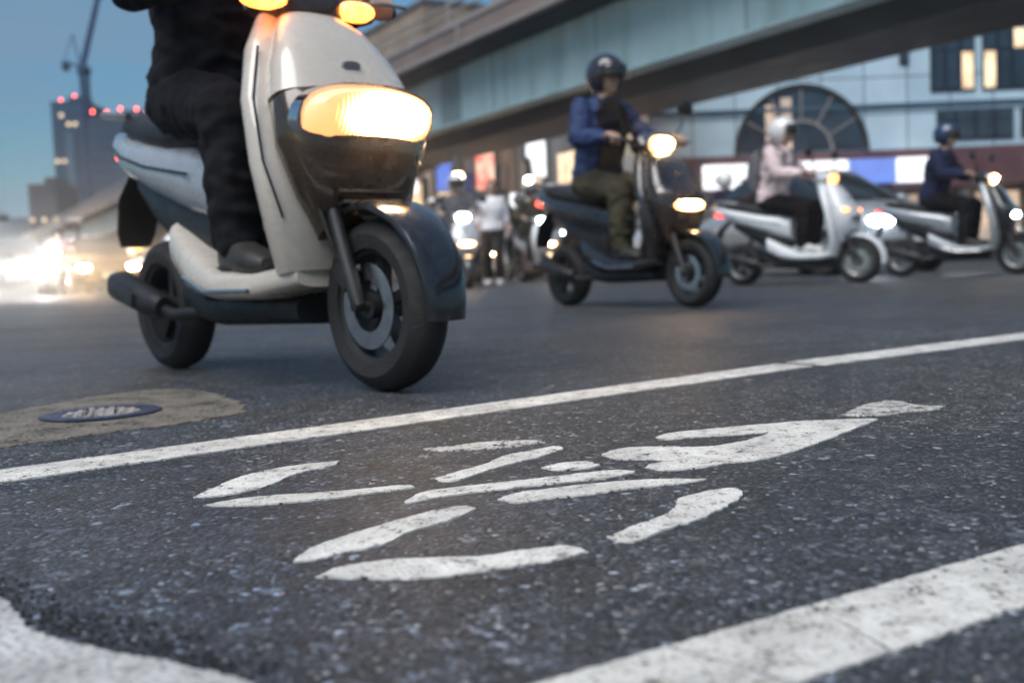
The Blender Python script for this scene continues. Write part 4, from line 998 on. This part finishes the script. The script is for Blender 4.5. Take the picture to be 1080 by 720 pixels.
def lamp_post(label, x, y, D, mat, rpx=6, shade=True):
    q = base(x, D); o = empty('street_lamp', q, 0, label, 'street lamp'); z = zat(x, y, D); r_ = rpx * D / F
    MB().tube([(0, .25, 0), (0, .25, z + .3), (0, .2, z + .55), (0, 0, z + .60)], [.07, .05, .04, .035], 10).build('pole', M['dark_metal'], o)
    MB().lathe((0, 0, z), [(.02, .0)], 4) if False else None
    MB().loft([((0, 0, z + .62), (.08, 0, 0), (0, .08, 0)), ((0, 0, z + r_), (r_ * 1.3, 0, 0), (0, r_ * 1.3, 0)), ((0, 0, z + r_ * .7), (r_ * 1.3, 0, 0), (0, r_ * 1.3, 0))], 18, 2).build('lamp_shade', M['dark_metal'], o)
    MB().ell((0, 0, z), (r_, r_, r_), 14, 10).build('bulb', mat, o)
    return o
lamp_post('street lamp with white globe high beside the lit shop awning', 487, 187, 30, M['lamp_warm'], 6)
lamp_post('street lamp with small white globe close to the square lit sign', 561, 190, 30, M['lamp_white'], 4)
lamp_post('small street lamp over the dark left street', 130, 267, 60, M['lamp_warm'], 2.5)
lamp_post('street lamp with white globe at far left above the cars', 66, 292, 70, M['lamp_white'], 4)
# traffic light with a red lamp
q = base(435, 20); tl = empty('traffic_light', q, 0, 'traffic light with glowing red lamp beside the nearest scooter front', 'traffic light')
z = zat(435, 232, 20)
MB().tube([(.3, .1, 0), (.3, .1, z + .8)], .06, 12).build('post', M['dark_metal'], tl)
hb_ = MB().box((0, 0, z - .25), (.36, .2, 1.0), None, .04); hb_.beam((0, .1, z - .2), (.3, .1, z - .2), .05, .05); hb_ = hb_.build('signal_head', M['black_plastic'], tl)
MB().ell((0, -.115, z), (.15, .04, .15), 18, 10).build('red_lamp', M['sign_red'], hb_)
for dz in (-.27, -.53): MB().ell((0, -.105, z + dz), (.11, .03, .11), 16, 8).build('unlit_lamp', M['pane'], hb_)
# camera box on pole at left
q = base(82, 40); cb = empty('signal_box', q, 0, 'dark box with pale top on a thin pole, high at left', 'signal box')
z = zat(82, 238, 40)
MB().tube([(0, .2, 0), (0, .2, z + .2)], .06, 10).build('pole', M['dark_metal'], cb)
MB().box((0, 0, z), (.44, .3, .36), None, .03).build('housing', M['black_plastic'], cb)
MB().box((0, 0, z + .235), (.48, .34, .10), None, .02).build('cap', M['white_paint'], cb)

# ------------------------------------------------------------------ towers, crane
def tower(label, x0p, x1p, ytop, D, depth, wall, name='tower_block', cols=5, fl_h=3.6, lit=.06, litm='lit', roof_lights=0, ztop=None):
    x0, x1 = P(x0p, 250, D).x, P(x1p, 250, D).x; z1 = zat((x0p + x1p) / 2, ytop, D); cx = (x0 + x1) / 2; w_ = x1 - x0
    o = empty(name, (cx, D + depth / 2, 0), 0, label, 'building')
    MB().box((0, 0, z1 / 2), (w_, depth, z1)).build('wall', wall, o, False)
    nf = int(z1 / fl_h); y = -depth / 2
    for i in range(2, nf):
        wmat = M['tower_glass']
        f = MB().box((0, y - .08, i * fl_h + fl_h * .55), (w_ * .94, .12, fl_h * .46)).build('window_band', wmat, o, False)
    for j in range(int(nf * cols * lit)):
        i = random.randint(3, nf - 1); c_ = random.randint(0, cols - 1)
        MB().box((-w_ / 2 + w_ * (c_ + .5) / cols, y - .17, i * fl_h + fl_h * .55), (w_ / cols * .6, .05, fl_h * .4)).build('lit_window', M[litm], o, False)
    MB().box((w_ * .1, 0, z1 + 1.6), (w_ * .45, depth * .5, 3.2)).build('plant_room', wall, o, False)
    MB().box((0, 0, z1 + .25), (w_ + .5, depth + .5, .5)).build('parapet', M['tower_dark'], o, False)
    for j in range(roof_lights):
        xx = -w_ / 2 + w_ * (j + .5 + random.uniform(-.25, .25)) / roof_lights
        MB().ell((xx, -depth / 2 - .3, z1 + random.uniform(.8, 2.6)), (.35, .35, .5), 10, 8).build('beacon', M['beacon'], o)
    return o
D1 = 420
tw = tower('tall dark tower with slim pale side strip beside the crane', 66, 101, 111, D1, 20, M['tower'], roof_lights=2)
MB().box((0, -10.4, 30), (3.2, .5, 60)).build('pale_strip', M['tower_pale'], tw, False)
tower('wide dark tower with row of red roof lights behind the rider in black', 103, 176, 126, 330, 26, M['tower'], roof_lights=5, lit=.05)
tower('lower brown tower left of the tall dark tower', 36, 66, 196, 380, 20, M['tower_dark'], lit=.10)
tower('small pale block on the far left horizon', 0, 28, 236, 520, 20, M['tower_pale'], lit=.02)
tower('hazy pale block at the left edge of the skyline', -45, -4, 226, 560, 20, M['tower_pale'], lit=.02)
cx = P(103, 250, 400); q = V(cx.x, 400, 0)
cr = empty('tower_crane', q, 0, 'tall blue lattice tower crane rising beside the dark tower', 'crane')
z0, z1 = 0, zat(103, 82, 400); ms = MB(); s_ = 1.1
for sx in (-1, 1):
    for sy in (-1, 1): ms.beam((sx * s_, sy * s_, z0), (sx * s_, sy * s_, z1), .62, .62)
zz = z0; k_ = 0
while zz < z1 - 2.4:
    sg = 1 if k_ % 2 else -1
    for sy in (-1, 1): ms.beam((-s_ * sg, sy * s_, zz), (s_ * sg, sy * s_, zz + 2.4), .34, .34)
    for sx in (-1, 1): ms.beam((sx * s_, -s_ * sg, zz), (sx * s_, s_ * sg, zz + 2.4), .34, .34)
    zz += 2.4; k_ += 1
ms.build('mast', M['crane'], cr, False)
MB().box((0, 0, z1 + 1.4), (4.2, 3.4, 2.8), None, .2).build('slewing_unit', M['crane'], cr)
MB().box((1.2, -1.9, z1 + 1.6), (1.8, 1.6, 2.4), None, .1).build('cab', M['tower_dark'], cr)
jb = MB(); j0 = V(0, 0, z1 + 2.8); j1 = V(11.0, 4, z1 + 46); du = (j1 - j0).normalized(); pn = V(0, 1, 0); qn = du.cross(pn).normalized()
cor = [pn * .9, -pn * .9, qn * 1.4]
for c_ in cor: jb.beam(j0 + c_, j1 + c_ * .5, .6, .6)
L = (j1 - j0).length
for i in range(int(L / 2.2)):
    p_ = j0 + du * 2.2 * i; p2_ = p_ + du * 2.2
    jb.beam(p_ + cor[i % 3], p2_ + cor[(i + 1) % 3], .32, .32); jb.beam(p_ + cor[(i + 1) % 3], p2_ + cor[(i + 2) % 3], .32, .32)
jb.build('jib', M['crane'], cr, False)
cj = MB(); cj.beam((0, 0, z1 + 2.8), (-7.5, 0, z1 + 5.0), 1.4, .8); cj.beam((-1, 0, z1 + 2.8), (-3.4, 0, z1 + 15), .4, .4); cj.beam((-3.4, 0, z1 + 15), (-7.2, 0, z1 + 5.4), .25, .25); cj.build('counter_jib', M['crane'], cr, False)
MB().box((-6.6, 0, z1 + 3.4), (2.2, 2.4, 3.4), None, .1).build('counterweight', M['tower_dark'], cr)
# low haze added over the street for headlight bloom, it scatters their light
def haze(name, c, rad, dens, g, z1):
    k = N(name); k.t.nodes.remove(k.b); v = k.n('ShaderNodeVolumeScatter', i_Density=dens, i_Anisotropy=g); v.inputs['Color'].default_value = (.98, .98, 1, 1)
    k.l(v.outputs[0], k.out.inputs['Volume'])
    o = MB().ell(c, rad, 40, 24).build(name, k.m); tag(o, kind='stuff'); return o
haze('bloom_haze', (0, 22, .5), (30, 21, 2.4), .0055, .92, 0)
haze('left_bloom_haze', (-9.6, 20, .3), (4.2, 12, 1.0), .008, .88, 0)
sc.cycles.use_denoising = True
sc.view_settings.view_transform = 'Standard'; sc.view_settings.look = 'None'; sc.view_settings.exposure = 0
sc.cycles.max_bounces = 6; sc.cycles.transparent_max_bounces = 8
